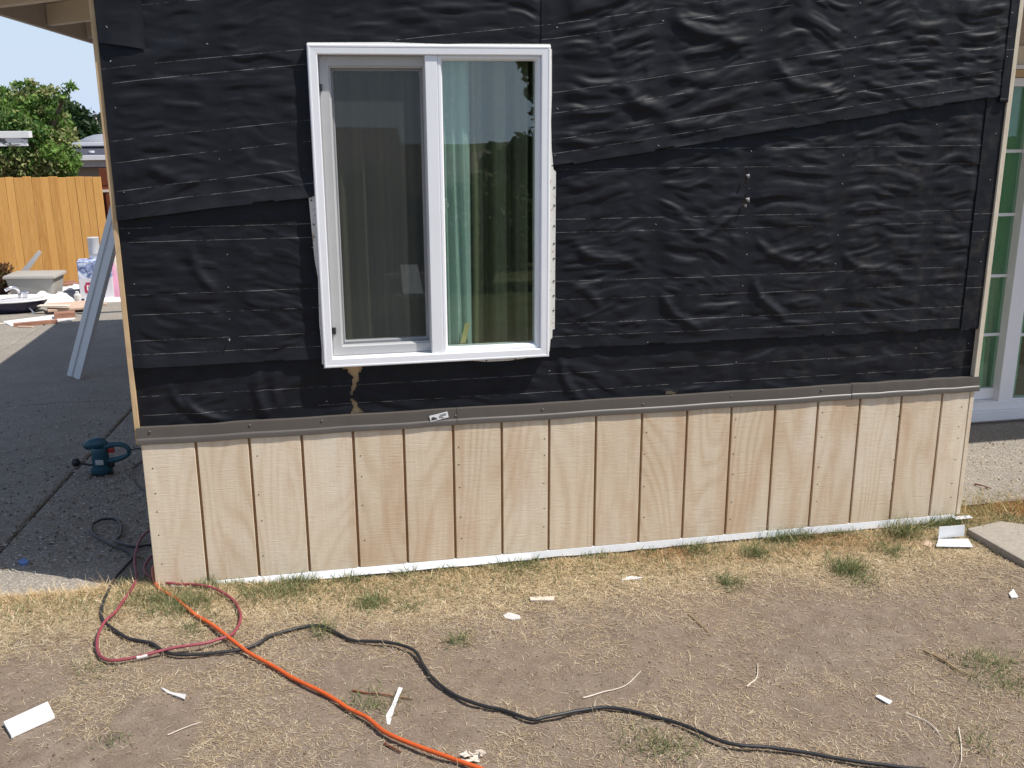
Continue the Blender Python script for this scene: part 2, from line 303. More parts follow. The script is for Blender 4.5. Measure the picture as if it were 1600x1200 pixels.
# ------------------------------------------------------------------ ground, driveway, patio
xs = np.unique(np.concatenate([np.linspace(-400, -40, 14), np.linspace(-40, -8, 14), np.linspace(-8, -1.2, 24), np.linspace(-1.2, 4.6, 300), np.linspace(4.6, 12, 20), np.linspace(12, 40, 10), np.linspace(40, 400, 14)]))
ys = np.unique(np.concatenate([np.linspace(-400, -40, 14), np.linspace(-40, -8, 20), np.linspace(-8, -1.9, 26), np.linspace(-1.9, .5, 130), np.linspace(.5, 16, 40), np.linspace(16, 60, 12), np.linspace(60, 400, 12)]))
X, Y, q = grid(xs, ys)
z = gz(X, Y); z = np.where(np.abs(X)+np.abs(Y) > 60, np.maximum(z, -12), z)
z = z-.05*ss(-.02, .10, Y)*(1-ss(-.02, .06, X))-.06*ss(3.55, 3.75, X)*ss(.15, .3, Y)-.03*ss(.05, .2, Y)*ss(0, .1, X)
tag(npmesh('ground', np.stack([X, Y, z], -1), q, M['dirt']), kind='structure')
drive = tag(MB().box(-9.5, .08, .2, 14.5, -3.2, -3.0).build('driveway', M['dirtjoint']), kind='structure')
def slab(x0, x1, y0, y1, nx, ny, mat, parent, front=None):
    ed = np.array([0, .003, .008, .02]); gx = np.unique(np.concatenate([x0+ed, x1-ed, np.linspace(x0+.05, x1-.05, nx)])); gy = np.unique(np.concatenate([y0+ed, y1-ed, np.linspace(y0+.05, y1-.05, ny)])); nx, ny = len(gx), len(gy)
    X, Y, q = grid(gx, gy)
    if front: Y = Y+(1-ss(y0, y0+.5, Y))*front(X)
    edge = np.minimum(np.minimum(X-x0, x1-X), np.minimum(Y-y0, y1-Y)); Z = base_z(X, Y)+(fbm(X*2, Y*2, 9)-.5)*.012-.010*np.exp(-np.maximum(edge, 0)/.004)
    v = np.stack([X, Y, Z], -1); n = nx*ny; b = np.concatenate([np.arange(nx), np.arange(2*nx-1, n, nx), np.arange(n-2, n-nx-1, -1), np.arange(n-2*nx, 0, -nx)])
    w = v[b].copy(); w[:, 2] -= .09; i = np.arange(len(b)); sk = np.stack([b, n+i, n+(i+1) % len(b), b[(i+1) % len(b)]], -1)
    return npmesh('slab', np.vstack([v, w]), np.vstack([q, sk]), mat, parent)
wob = lambda X: .05*(vn(X*2.3, 0*X, 4)-.5)-.10
for (x0, x1, nx) in ((-9.5, -2.73, 14), (-2.715, -.762, 60), (-.742, .06, 40)):
    for (y0, y1, ny) in ((.12, 4.60, 90), (4.622, 9.6, 40), (9.612, 14.5, 20)):
        slab(x0, x1, y0, y1, nx, ny, M['agg'], drive, wob if y0 < 1 else None)
# soil packed into the joints of the driveway
jy = np.linspace(.12, 14.4, 120)
for xj in (-.752, -2.722):
    X, Y, q = grid(np.array([xj-.013, xj, xj+.013]), jy); npmesh('joint_soil', np.stack([X, Y, base_z(X, Y)-.016+.012*(vn(X*30, Y*9, 2)-.5)], -1), q, M['dirtjoint'], drive)
for yj in (4.611, 9.606):
    X, Y, q = grid(np.linspace(-9, .05, 60), np.array([yj-.013, yj, yj+.013])); npmesh('joint_soil', np.stack([X, Y, base_z(X, Y)-.018], -1), q, M['dirtjoint'], drive)
X, Y, q = grid(np.linspace(3.61, 9, 60), np.linspace(.13, 1.42, 40)); Z = -.028+(fbm(X*3, Y*3, 12)-.5)*.008
tag(npmesh('patio', np.stack([X, Y+(1-ss(.1, .4, Y))*.05*(vn(X*4, X*0, 3)-.5), Z], -1), q, M['patio']), kind='structure')
ps = MB(); c4 = [G(1509, 836), G(1603, 890), G(1760, 852), G(1562, 824)]
ps.extr([(c[0], c[1]) for c in c4], -.09, -.012, lambda u, v, w: (u, v, w))
tag(ps.build('stepping_slab', M['conc'], bevel=.008), 'weathered concrete stepping slab lying in the dry grass beside the patio', 'slab')

# ------------------------------------------------------------------ the house
house = tag(empty('house', (0, 0, 0)), 'house under repair with black felt wall, new plywood skirting and white sliding window', 'house')
XR = 3.606
m = MB()
for b in ((0, .75, 0, 3.2), (1.578, XR-.004, 0, 3.2), (.75, 1.578, 0, .91), (.75, 1.578, 2.04, 3.2)): m.box(b[0], b[1], .014, .12, b[2]-.25 if b[2] == 0 else b[2], b[3])
m.build('sheathing', M['ply'], house)
m = MB().box(.004, .12, .121, 9, -1.6, 2.50).build('side_wall', M['stucco'], house)
MB().box(XR-.12, XR-.004, .121, 1.3, -.25, 2.9).build('return_wall', M['stucco'], house)
MB().box(.12, 9, 8.9, 9, -1.6, 2.4).build('back_wall', M['stucco'], house)
MB().box(8.9, 9, 1.42, 8.9, -.25, 2.4).build('end_wall', M['stucco'], house)
MB().box(.12, 8.9, .121, 8.9, -.3, -.2).build('floor', M['dark'], house)
# left eave: sloping deck, rafters, fascia
EX, EZ, PI_ = -.66, 2.285, .17
rz = lambda x: EZ+PI_*(x-EX)
roof = MB().extr([(EX+.02, rz(EX+.02)+.115), (1.9, rz(1.9)+.115), (XR+.02, rz(XR)-.42), (XR+.02, rz(XR)-.36), (1.9, rz(1.9)+.20), (EX+.02, rz(EX+.02)+.19)], .0, 9.05, lambda u, v, w: (u, w, v))
roof.extr([(XR+.03, 2.50), (9.1, 2.42), (9.1, 2.50), (XR+.03, 2.58)], .26, 9.05, lambda u, v, w: (u, w, v))
roof = roof.build('roof', M['soffit'], house)
MB().box(EX-.012, EX+.018, -.0, 9.05, EZ-.012, EZ+.21).build('fascia', M['fascia'], roof)
for k in range(-1, 8):
    y = 2.26+1.08*k
    if y < .05: continue
    MB().extr([(EX+.02, rz(EX)+.006), (.0, rz(0)-.02), (.0, rz(0)+.11), (EX+.02, rz(EX)+.115)], y, y+.09, lambda u, v, w: (u, w, v)).build('rafter', M['soffit'], roof)
MB().box(XR+.03, 9.1, .235, .258, 2.36, 2.6).build('patio_fascia', M['fascia'], roof)
# edge boards of the wall
MB().box(-.019, -.001, -.012, .10, .60, 2.50).build('corner_edge', M['ply'], house, .0015)
MB().box(XR-.004, XR+.018, -.021, .10, .60, 2.9).build('corner_edge', M['cream'], house, .002)

# --- tar felt: four lapped courses with real wrinkles
STUDS = np.array([0.0, .37, .705, 1.64, 2.06, 2.468, 2.88, 3.30, 3.60])
FOLDS = [((.17, .77), (.33, .665), .011, .014), ((.12, .83), (.22, .70), .008, .016), ((.47, .88), (.47, .67), .012, .022), ((.55, .88), (.53, .72), .009, .02), ((1.68, .86), (1.75, .67), .010, .02), ((1.85, 1.05), (1.72, 1.15), .008, .02),
         ((2.10, 1.12), (2.26, .93), .010, .02), ((2.5, 1.17), (2.65, .95), .012, .022), ((2.2, 1.33), (2.44, 1.43), .008, .016), ((1.72, 1.33), (2.0, 1.2), .009, .02), ((1.9, 1.95), (2.1, 1.8), .010, .03), ((2.5, 1.33), (2.7, 1.2), .009, .018), ((.25, 1.36), (.32, 1.18), .008, .02), ((.12, 1.66), (.3, 1.6), .007, .02), ((2.9, 1.25), (3.2, 1.12), .009, .02), ((2.1, 2.2), (2.4, 2.05), .01, .025), ((2.55, 2.0), (2.8, 1.88), .01, .022)]
def wrinkle(x, z, amp):
    xw = x+.07*(fbm(x*5, z*7, 21, 2)-.5); zw = z+.055*(fbm(x*5, z*6, 22, 2)-.5)
    sm = lambda t: ss(.25, .85, t)
    m1 = ss(.35, .65, vn(x*2.6, z*4.2, 27)); m2 = ss(.4, .7, vn(x*3.4, z*3.8, 28))
    def fld(f, k): return sm(vn(xw*7.2*f, zw*31*f, k))*(1-m1)+m1*(sm(vn((xw*.95+zw*.28)*8.4*f, (zw*.97-xw*.24)*29*f, k+1))*(1-m2)+sm(vn((xw*.95-zw*.3)*8.4*f, (zw*.97+xw*.24)*29*f, k+2))*m2)
    h = fld(1., 23); h2 = fld(1.75, 33); h3 = vn(xw*40, zw*85, 25); big = vn(x*3.1, z*4.5, 26)
    d = np.min(np.abs(x[:, None]-(STUDS[None]+.012*np.sin(z[:, None]*7))), 1); pin = .22+.78*ss(.004, .075, d)
    h = (.74*h*(.5+.75*big)+.44*h2*(.45+.8*(1-big))+.06*h3+.35*big)*pin*amp
    for (a, b, am, w) in FOLDS:
        a = np.array(a); b = np.array(b); t = b-a; ll = np.hypot(*t); t = t/ll; u = (x-a[0])*t[0]+(z-a[1])*t[1]; n = -(x-a[0])*t[1]+(z-a[1])*t[0]+.02*np.sin(u*18)
        h = h+am*np.exp(-(n/w)**2)*ss(-.02, .06, u)*(1-ss(ll-.06, ll+.03, u))
    return h
def bz(x): return np.interp(x, [0, .258, .694, 1.645, 3.044, 3.56, 3.7], [1.461, 1.490, 1.531, 1.629, 1.823, 1.890, 1.91])
def tear(x, z):
    n = (fbm(x*60, z*25, 41, 3)-.5)
    t1 = (np.abs(x-.826-.010*np.sin(z*40)+.03*n) < .009+.034*ss(.81, .87, z)+.016*(1-ss(.675, .70, z))) & (z > .665) & (z < .875) & ~((z > .728) & (z < .742))
    t2 = (np.abs(x-2.447+.02*n) < .0035+.006*np.maximum(0, np.sin(z*70))) & (z > 1.452) & (z < 1.605) & (np.sin(z*60+1) > -.3)
    t3 = (np.abs(z-.674-.25*(2.17-x)*(x > 2.17)+.01*n) < .008) & (x > 2.14) & (x < 2.19)
    t4 = (np.abs(x-.42) < .004) & (np.abs(z-.797) < .003)
    return t1 | t2 | t3 | t4
FELT = []
WIN = (.705, 1.628, .862, 2.088)
def felt(x0, x1, low, high, y0, amp, lift, hole=True, res=.0052, v0=None):
    nx = int((x1-x0)/res)+2; us = np.linspace(x0, x1, nx); hmax = float(np.max(high(us)-low(us))); nv = int(hmax/res)+2
    U, T, q = grid(us, np.linspace(0, 1, nv)); lo = low(U); Z = lo+T*(high(U)-lo); Xv = U+0*.003*vn(U*0, Z*20, 5)
    Z = Z+.004*(vn(U*14, U*0, 44)-.5)*(1-ss(0, .1, T))
    v = Z-(lo if v0 is None else v0)
    a = amp*np.interp(U, [0, .9, 1.7, 3.6], [.95, 1.0, 1.4, 1.45])
    h = wrinkle(U, Z, a)
    vv = Z-lo; h = h*(.35+.65*ss(.0, .09, vv)); h = h*(1-.75*ss(.93, 1., T))
    loose = lift(U)*(.45+.9*vn(U*4.5, U*0, 45)); h = h+loose*np.exp(-(vv/.05)**1.3)
    edge = np.minimum(U-x0, x1-U); h = h*(.3+.7*ss(0, .05, edge))
    Yv = y0-h
    if hole:
        fc = q.mean(1) if False else None
        cx = U[q].mean(1); cz = Z[q].mean(1); keep = ~((cx > WIN[0]+.03) & (cx < WIN[1]-.03) & (cz > WIN[2]+.03) & (cz < WIN[3]-.03))
        keep &= ~tear(cx, cz); q = q[keep]
    FELT.append(np.stack([U, Yv, Z], -1))
    return npmesh('building_paper', np.stack([Xv, Yv, Z], -1), q, M['felt'], house, True, None, np.stack([U, v], -1))
c0 = lambda c: (lambda x: np.full_like(np.asarray(x, float), c))
cl = lambda x: np.interp(x, [0, .64, 1.65, 2.45, 3.6], [.903, .903, .895, .891, .890])
felt(.0, XR-.006, c0(.61), c0(.96), .006, .0048, lambda x: 0*x, v0=.505)
felt(.0, 3.516, cl, lambda x: bz(x)+.05, -.006, .0068, lambda x: np.interp(x, [0, .5, 1.6, 3.5], [.016, .010, .006, .006]))
felt(1.584, 3.566, bz, c0(2.62), -.022, .0078, lambda x: np.interp(x, [1.6, 3.5], [.006, .008]))
felt(.0, 1.60, bz, c0(2.62), -.018, .0066, lambda x: np.interp(x, [0, .5, 1.6], [.014, .018, .005]))
felt(3.512, XR-.006, c0(.885), c0(1.95), -.0125, .002, lambda x: 0*x, False, .006, v0=.6)
felt(3.562, XR-.006, c0(1.862), c0(2.62), -.027, .002, lambda x: 0*x+.004, False, .006, v0=1.6)
felt(.003, .158, lambda x: np.interp(x, [0, .16], [2.078, 2.055]), c0(2.6), -.026, .004, lambda x: 0*x+.010, False, .006, v0=1.2)
# staples and nail heads in the felt
m = MB(); r2 = random.Random(5); FA = np.vstack(FELT)
for s_ in STUDS:
    z_ = .72+r2.random()*.1
    while z_ < 2.3:
        x_ = s_+r2.uniform(-.012, .012) if s_ > .05 else s_+.035
        if s_ > 3.55: x_ = s_-.03
        if not (WIN[0]-.01 < x_ < WIN[1]+.01 and WIN[2] < z_ < WIN[3]) and r2.random() < .6:
            dd = np.hypot(FA[:, 0]-x_, FA[:, 2]-z_) < .006; y_ = float(FA[dd, 1].min()) if dd.any() else -.02
            mt = Matrix.Translation((x_, y_, z_)) @ Matrix.Rotation(r2.uniform(-.9, .9), 4, 'Y'); w = r2.uniform(.0015, .004)
            m.box(-w, w, -.0012, .010, -.0014, .0014, mt)
        z_ += r2.uniform(.09, .2)
tag(m.build('staples', M['nail'], house), kind='stuff')
for (x_, y_, z_, sx) in ((2.450, -.02, 1.585, .008), (2.455, -.02, 1.49, .009), (2.446, -.018, 1.465, .007), (.362, -.016, 1.0, .004)):
    mm = MB(); mm.add([(x_-sx, y_, z_), (x_+sx*.8, y_-.004, z_+.004), (x_+sx*.4, y_-.010, z_-sx*1.7), (x_-sx*.5, y_-.006, z_-sx*1.3), (x_, y_-.014, z_-sx*.6)], [(0, 1, 4), (1, 2, 4), (2, 3, 4), (3, 0, 4)]); mm.build('torn_flap', M['nfascia'], house)

# --- plywood skirting: planks between grooves
ZT = .612
sid = MB().box(.0, XR, -.0075, .0135, -.002, ZT).build('siding', M['groove'], house)
edges = [0]+[.2032*i for i in range(1, 18)]+[XR]
nails = MB()
for i in range(len(edges)-1):
    a, b = edges[i], edges[i+1]
    j = .0008 if i % 6 == 4 else 0
    x0 = a+(.0052 if i else 0); x1 = b-(.0052 if i < 17 else .014)
    MB().box(x0, x1, -.0185, -.007, 0, ZT).build('plank', M['siding'], sid, .0018, segs=1)
MB().box(XR-.011, XR+.009, -.0195, -.007, -.002, ZT).build('corner_strip', M['siding'], sid, .002)
for i, n_ in enumerate([(.035, 5), (.43, 4), (.0, 0), (.842, 4), (1.244, 5), (1.605, 5), (.0, 0), (2.052, 4), (2.46, 6), (2.87, 5), (3.245, 5), (3.555, 6)]):
    for k in range(n_[1]):
        z_ = .05+(k+.5)*.53/n_[1]+random.uniform(-.03, .03); x_ = n_[0]+random.uniform(-.004, .004)
        nails.lathe((0, 0, 0), [(.0028, -.001), (.0028, .0008), (.002, .0012)], 8); n = 24
        nails.v[-n:] = [(x_+p[0], -.0185-p[2], z_+p[1]) for p in nails.v[-n:]]
tag(nails.build('nail_heads', M['fastener'], sid), kind='stuff')
# --- bronze flashing in three lengths
def flash(x0, x1, dy, dz):
    pr = [(.008, .6645), (-.0195, .6645), (-.0198, .662), (-.0200, .634), (-.0206, .6225), (-.0250, .6185), (-.0262, .6145), (-.0264, .5985), (-.0252, .5975), (-.0242, .612), (-.0190, .6135), (.004, .62)]
    m = MB(); n = 26; v = []; k = len(pr)
    for i in range(n):
        x = x0+(x1-x0)*i/(n-1); w = .0012*math.sin(i*1.7+x0*5)+.0008*math.sin(i*.6)
        v += [(x, y+dy+w*(.6 if z < .63 else 1), z+dz+.0012*math.sin(i*.8+1)) for y, z in pr]
    f = [(i*k+j, i*k+(j+1) % k, (i+1)*k+(j+1) % k, (i+1)*k+j) for i in range(n-1) for j in range(k)]+[tuple(range(k))[::-1], tuple(range((n-1)*k, n*k))]
    m.add(v, f); return m.build('flashing', M['flash'], house, smooth=True)
f1 = flash(-.012, 1.235, 0, 0); flash(1.237, 3.005, -.0006, 0); flash(3.0, XR+.026, -.0035, .002)
for k, (px, py) in enumerate(((234, 675), (390, 665), (503, 658), (712, 650), (848, 640), (1005, 632), (1143, 619), (1284, 610), (1408, 601), (1501, 598))):
    p = P(px, py, -.022); m = MB().lathe((0, 0, 0), [(.0048, -.001), (.0050, .0005), (.0035, .0022), (.001, .003)], 10)
    m.v = [(p[0]+a, -.0205-c, p[2]+b) for a, b, c in m.v]; m.build('nail', M['flash'], f1, smooth=True)
mt = Matrix.Translation(P(686, 651, -.0222)) @ Matrix.Rotation(-.19, 4, 'Y')
st = MB().box(-.038, .038, -.0008, .0008, -.0125, .0125, mt).build('sticker', M['white'], f1)
m = MB()
for (a, b, c, d) in ((-.033, -.010, -.008, -.001), (-.030, -.018, .000, .004)): m.box(a, b, -.0016, -.0004, c, d, mt)
for (a, b, c) in ((.004, .032, .005), (.0, .03, .0), (-.002, .012, -.005), (.008, .02, -.0085)): m.box(a, b, -.0016, -.0004, c, c+.0018, mt)
tag(m.build('sticker_print', M['ink'], f1), kind='stuff')
# --- white drip edge under the planks
def drip(x0, x1, tilt, sag):
    m = MB(); n = 30; v = []
    for i in range(n):
        x = x0+(x1-x0)*i/(n-1); s_ = sag*math.sin(math.pi*i/(n-1))+.0015*math.sin(i*1.1)
        for y, z in ((-.008, .001), (-.020, -.001), (-.022-tilt, -.027-s_), (-.0195-tilt, -.028-s_), (-.006, -.004)): v.append((x, y, z))
    f = [(i*5+j, i*5+(j+1) % 5, (i+1)*5+(j+1) % 5, (i+1)*5+j) for i in range(n-1) for j in range(5)]+[(4, 3, 2, 1, 0), tuple(range(5*n-5, 5*n))]
    m.add(v, f); return m.build('drip_edge', M['metalw'], house)
drip(.02, 1.545, .015, .0); drip(1.53, 2.46, .004, .004); drip(2.458, 2.62, .003, .0); drip(2.618, XR-.02, .004, .006)
MB().box(XR-.035, XR+.055, -.055, -.023, -.012, -.010).build('drip_tab', M['metalw'], house)
# low footing behind the drip edge
MB().box(.1, XR, .0, .013, -.30, -.004).build('footing', M['conc'], house)

# --- the sliding window
win = empty('window', (0, 0, 0), house)
MB().ring(.712, 1.616, .872, 2.078, [(0, .012), (0, -.044), (.0015, -.0485), (.004, -.050), (.009, -.050), (.0105, -.0488), (.033, -.0480), (.0362, -.046), (.037, -.030), (.037, .06), (0, .06), (0, .012)]).build('frame', M['vinyl'], win)
m = MB().box(1.139, 1.184, -.040, .03, .909, 2.041); m.build('mullion', M['vinyl'], win, .0015, segs=1)
MB().ring(1.185, 1.580, .908, 2.042, [(0, .02), (0, -.034), (.004, -.037), (.012, -.036), (.019, -.024), (.019, .02)]).build('glazing_bead', M['vinyl'], win)
MB().box(1.2, 1.565, -.016, -.012, .925, 2.027).build('pane', M['glass'], win)
MB().ring(.7495, 1.178, .9095, 2.0405, [(.0, .008), (.0, -.004), (.006, -.008), (.036, -.008), (.040, -.002), (.044, .0), (.044, .008)]).build('screen_frame', M['grey'], win)
X, Y, q = grid(np.array([.79, 1.139]), np.array([.95, 2.0])); npmesh('screen', np.stack([X, 0*X+.003, Y], -1), q, M['screen'], win, False)
MB().ring(.7492, 1.18, .9092, 2.0408, [(0, .05), (0, .022), (.05, .022), (.054, .03), (.054, .05)]).build('sash', M['vinyl'], win)
MB().box(.80, 1.13, .033, .037, .96, 1.99).build('pane', M['glass_l'], win)
for (px, py) in ((500, 137), (522, 517)):
    p = P(px, py, -.012); MB().box(p[0]-.008, p[0]+.007, -.016, -.0085, p[2]-.013, p[2]+.013).build('clip', M['black'], win, .001)
p = P(693, 322, .0); m = MB().box(p[0]-.006, p[0]+.009, -.008, .012, p[2]-.028, p[2]+.028); m.box(p[0]-.002, p[0]+.02, -.004, .008, p[2]-.006, p[2]+.012); m.build('latch', M['grey'], win, .002)
def fin(pts, y0=-.0105):
    m = MB().extr(pts, y0-.018, y0-.0165, lambda u, v, w: (u, w, v)); return m.build('nail_fin', M['fin'], win)
fin([(.690, 1.535), (.715, 1.535), (.73, 1.30), (.73, .885), (.705, .885), (.7075, .95), (.7035, 1.05), (.708, 1.225), (.699, 1.30), (.694, 1.42)])
fin([(1.60, 2.066), (1.624, 2.066), (1.625, 1.90), (1.6225, 1.80), (1.6255, 1.70), (1.6335, 1.62), (1.6435, 1.61), (1.6435, .982), (1.634, .98), (1.6335, .945), (1.626, .94), (1.622, .89), (1.60, .88)])
fin([(.716, 2.07), (1.62, 2.07), (1.618, 2.084), (1.3, 2.083), (1.22, 2.081), (1.0, 2.086), (.716, 2.083)])
fin([(1.28, .88), (1.55, .88), (1.52, .866), (1.45, .860), (1.36, .860), (1.30, .868)])
m = MB()
for (x_, z_) in [(1.638, z) for z in (1.55, 1.48, 1.4, 1.33, 1.27, 1.18, 1.12, 1.06)]+[(.699, 1.52), (.703, 1.43), (1.36, .865), (1.48, .865)]: m.box(x_-.003, x_+.003, -.0305, -.0275, z_-.003, z_+.003)
tag(m.build('fin_holes', M['fastener'], win), kind='stuff')

# --- curtains behind the glass
def curtain(name, x0, x1, y, z0, z1, mat, folds, amp, label, seed=0, group=None):
    nx = int((x1-x0)/.004)+2; X, Zq, q = grid(np.linspace(x0, x1, nx), np.linspace(z0, z1, 40)); t = (X-x0)/(x1-x0)
    ph = t*folds*2*np.pi+1.6*(vn(t*folds*.7, Zq*.5, seed)-.5)*2
    Yv = y+amp*np.sin(ph)+amp*.4*np.sin(ph*2.3+seed)+.006*(vn(X*10, Zq*2, seed)-.5)
    o = npmesh(name, np.stack([X, Yv, Zq], -1), q, mat); return tag(o, label, 'curtain', group)
curtain('curtain', .735, 1.20, .10, .90, 2.12, M['drape'], 5, .020, 'dark olive drape behind the insect screen of the left window half', 3)
curtain('curtain', 1.27, 1.62, .088, .90, 2.12, M['drape'], 3.6, .034, 'dark olive drape hanging in folds on the right of the window', 8)
curtain('lace_curtain', 1.18, 1.318, .045, .90, 2.12, M['lace'], 3.2, .010, 'pale teal lace curtain with leaf pattern beside the window mullion', 5)
p0 = P(724, 545, .02); p1 = P(730, 505, .02)
m = MB().extr([(p0[0]-.012, .93), (p0[0]+.010, .93), (p1[0]+.012, p1[2]), (p1[0]-.008, p1[2])], .022, .025, lambda u, v, w: (u, w, v)).build('tape_strip', M['yellow'])
tag(m, 'short yellow measuring strip standing behind the glass in front of the lace curtain', 'measuring strip')
m = MB().box(.755, 1.575, .051, .121, .885, .9085).build('inner_sill', M['vinyl'], house)

# --- recessed patio wall with sliding glass door
YD = 1.3
px = lambda x, y: P(x, y, YD)
dx0 = 4.02; sx0 = px(1561, 610)[0]; sx1 = px(1583, 610)[0]; dz0 = px(1530, 656)[2]; zs = px(1530, 641)[2]; zr0 = px(1530, 628)[2]; zr1 = px(1530, 611)[2]; zh0 = px(1592, 135)[2]; zh1 = px(1592, 122)[2]
door = empty('patio_door', (0, 0, 0), house)
m = MB().box(XR, dx0, YD, 1.42, -.25, 2.9); m.box(dx0, 6.1, YD, 1.42, zh1+.07, 2.9); m.box(6.1, 9, YD, 1.42, -.25, 2.9); m.box(dx0, 6.1, YD, 1.42, -.25, dz0-.002); m.build('patio_wall', M['stucco'], house)
m = MB().box(dx0, 6.1, YD-.035, YD+.09, dz0, zs); m.box(dx0, 6.1, YD-.010, YD+.09, zs, zr0-.002); m.box(dx0, 6.1, YD-.03, YD+.09, zh0, zh1); m.box(dx0, dx0+.045, YD-.03, YD+.09, zs, zh0); m.box(6.055, 6.1, YD-.03, YD+.09, zs, zh0)
m.build('frame', M['vinyl'], door, .003)
MB().box(dx0-.05, 6.15, YD-.022, YD-.001, zh1+.003, zh1+.045).build('head_trim', M['ply'], door)
MB().box(dx0-.05, 6.15, YD-.045, YD-.001, zh1+.047, zh1+.07).build('head_cap', M['vinyl'], door, .002)
MB().box(XR+.03, 6.3, YD-.018, YD-.001, zh1+.072, zh1+.17).build('header_board', M['soffit'], door)
MB().box(dx0+.045, sx0, YD+.045, YD+.085, zr0, zr1).build('rail', M['vinyl'], door, .003)
MB().box(sx0, sx1, YD-.005, YD+.088, zs+.002, zh0-.002).build('stile', M['vinyl'], door, .004)
MB().box(sx1, 6.055, YD+.004, YD+.04, zs+.002, zs+.06).build('rail', M['vinyl'], door, .003)
MB().box(dx0+.045, sx0, YD+.062, YD+.068, zr1, zh0).build('pane', M['door_glass'], door)
MB().box(sx1, 6.055, YD+.02, YD+.026, zs+.06, zh0).build('pane', M['door_glass'], door)
for yy in (237, 337, 433, 525):
    z_ = px(1575, yy)[2]; MB().box(dx0+.045, sx0, YD+.056, YD+.0615, z_-.009, z_+.009).build('glazing_bar', M['metalw'], door); MB().box(sx1, 6.055, YD+.012, YD+.0195, z_-.009, z_+.009).build('glazing_bar', M['metalw'], door)
curtain('curtain', dx0, 5.0, YD+.13, .0, 2.15, M['drape_g'], 7, .03, 'green curtain behind the glass of the patio door', 4)

# ------------------------------------------------------------------ cords and the sander
CORDS = []
def cord(name, pix, r, mat, label, lift, n=6):
    g = np.array([G(*p) for p in pix]); s_ = spline(g[:, :2], n); z = np.maximum(base_z(s_[:, 0], s_[:, 1]), gz(s_[:, 0], s_[:, 1]))+.004
    k = np.ones(9)/9; zp = np.convolve(np.pad(z, 4, mode='edge'), k, 'valid'); u = np.arange(len(zp))
    zp = zp+r+lift+.006*np.clip(np.sin(u*.13+r*900), 0, 1)
    CORDS.append(s_); s_ = s_+np.cumsum(rng.normal(0, .0006, s_.shape), 0)*.6
    return tag(MB().tube(np.column_stack([s_, zp]), r*(1+.05*np.sin(u*1.7)*(rng.random(len(u)) < .3)), 10).build(name, mat, smooth=True), label, 'cord')
black = [(262, 866), (246, 858), (237, 857), (210, 860), (184, 851), (189, 840), (191, 828), (185, 816), (167, 814), (150, 820), (145, 828), (150, 841), (175, 855), (205, 866), (210, 875), (200, 887), (182, 907), (172, 927), (164, 950), (164, 972), (177, 985), (205, 1000), (240, 1007), (260, 1020), (285, 1025), (325, 1024), (377, 1020), (407, 1011), (427, 999), (455, 989), (482, 984), (506, 984), (534, 995), (556, 1003), (600, 1007), (631, 1013), (653, 1023), (666, 1044), (684, 1066), (716, 1089), (759, 1104), (791, 1111), (831, 1125), (853, 1123), (880, 1117), (912, 1109), (945, 1104), (977, 1108), (1020, 1118), (1059, 1128), (1091, 1142), (1124, 1157), (1156, 1165), (1205, 1167), (1254, 1173), (1296, 1181), (1335, 1188), (1400, 1196), (1470, 1205), (1560, 1222)]
red = [(262, 842), (245, 838), (236, 837), (222, 850), (216, 865), (212, 885), (215, 902), (215, 912), (208, 928), (192, 952), (182, 967), (169, 980), (159, 997), (155, 1017), (160, 1032), (172, 1040), (195, 1039), (215, 1035), (240, 1029), (275, 1022), (320, 1016), (350, 1006), (367, 997), (376, 982), (377, 965), (371, 950), (360, 940), (340, 930), (312, 924), (275, 921), (250, 914), (232, 905), (229, 895), (235, 882), (246, 872), (262, 864)]
orange = [(262, 880), (247, 888), (240, 898), (242, 912), (250, 925), (275, 940), (292, 955), (305, 966), (332, 982), (357, 1002), (382, 1022), (400, 1035), (432, 1052), (462, 1069), (509, 1092), (541, 1112), (572, 1128), (603, 1155), (644, 1173), (712, 1198), (770, 1218), (860, 1250)]
cord('extension_cord', black, .0062, M['cord_black'], 'long black extension cord snaking across the dirt from the house corner', .0)
hose = cord('air_hose', red, .0056, M['cord_red'], 'faded red hose looped on the dry grass at the house corner', .009)
cord('extension_cord', orange, .0072, M['cord_orange'], 'orange extension cord running over the dirt to the bottom edge', .003)
tp = np.array([G(*q_) for q_ in ((214, 1035), (222, 1033), (231, 1031))]); MB().tube(spline(np.column_stack([tp[:, :2], [gz(a_[0], a_[1])+.0192 for a_ in tp]]), 5), .0072, 10).build('tape_wrap', M['paperg'], hose, smooth=True)
sg = G(160, 741); SM = Matrix.Translation(sg+np.array([0, 0, .004])) @ Matrix.Rotation(-.18, 4, 'Z')
sander = tag(empty('orbital_sander', sg), 'teal electric orbital sander with loop handle standing on the driveway', 'sander')
def spart(name, m, mat, bevel=0, smooth=True):
    m.v = [tuple(SM @ Vector(v)-Vector(sg)) for v in m.v]; return m.build(name, mat, sander, bevel, smooth)
spart('sanding_pad', MB().lathe((0, 0, 0), [(.062, 0), (.064, .004), (.064, .012), (.060, .014)], 24), M['black'])
spart('skirt', MB().lathe((0, 0, 0), [(.058, .0142), (.063, .022), (.061, .046), (.050, .054)], 24), M['teal'])
spart('motor_housing', MB().lathe((0, 0, 0), [(.049, .0545), (.050, .09), (.047, .13), (.050, .155), (.045, .163)], 24, 1, .9), M['teal'])
m = MB().tube([(-.088, 0, .168), (-.075, 0, .172), (-.04, 0, .181), (0, 0, .187), (.03, 0, .188), (.046, 0, .182)], [.012, .026, .033, .034, .028, .014], 14); spart('palm_grip', m, M['teal'])
hp = spline([(.03, 0, .165), (.075, 0, .176), (.12, 0, .178), (.155, 0, .165), (.17, 0, .14), (.155, 0, .113), (.11, 0, .092), (.045, 0, .078)], 5)
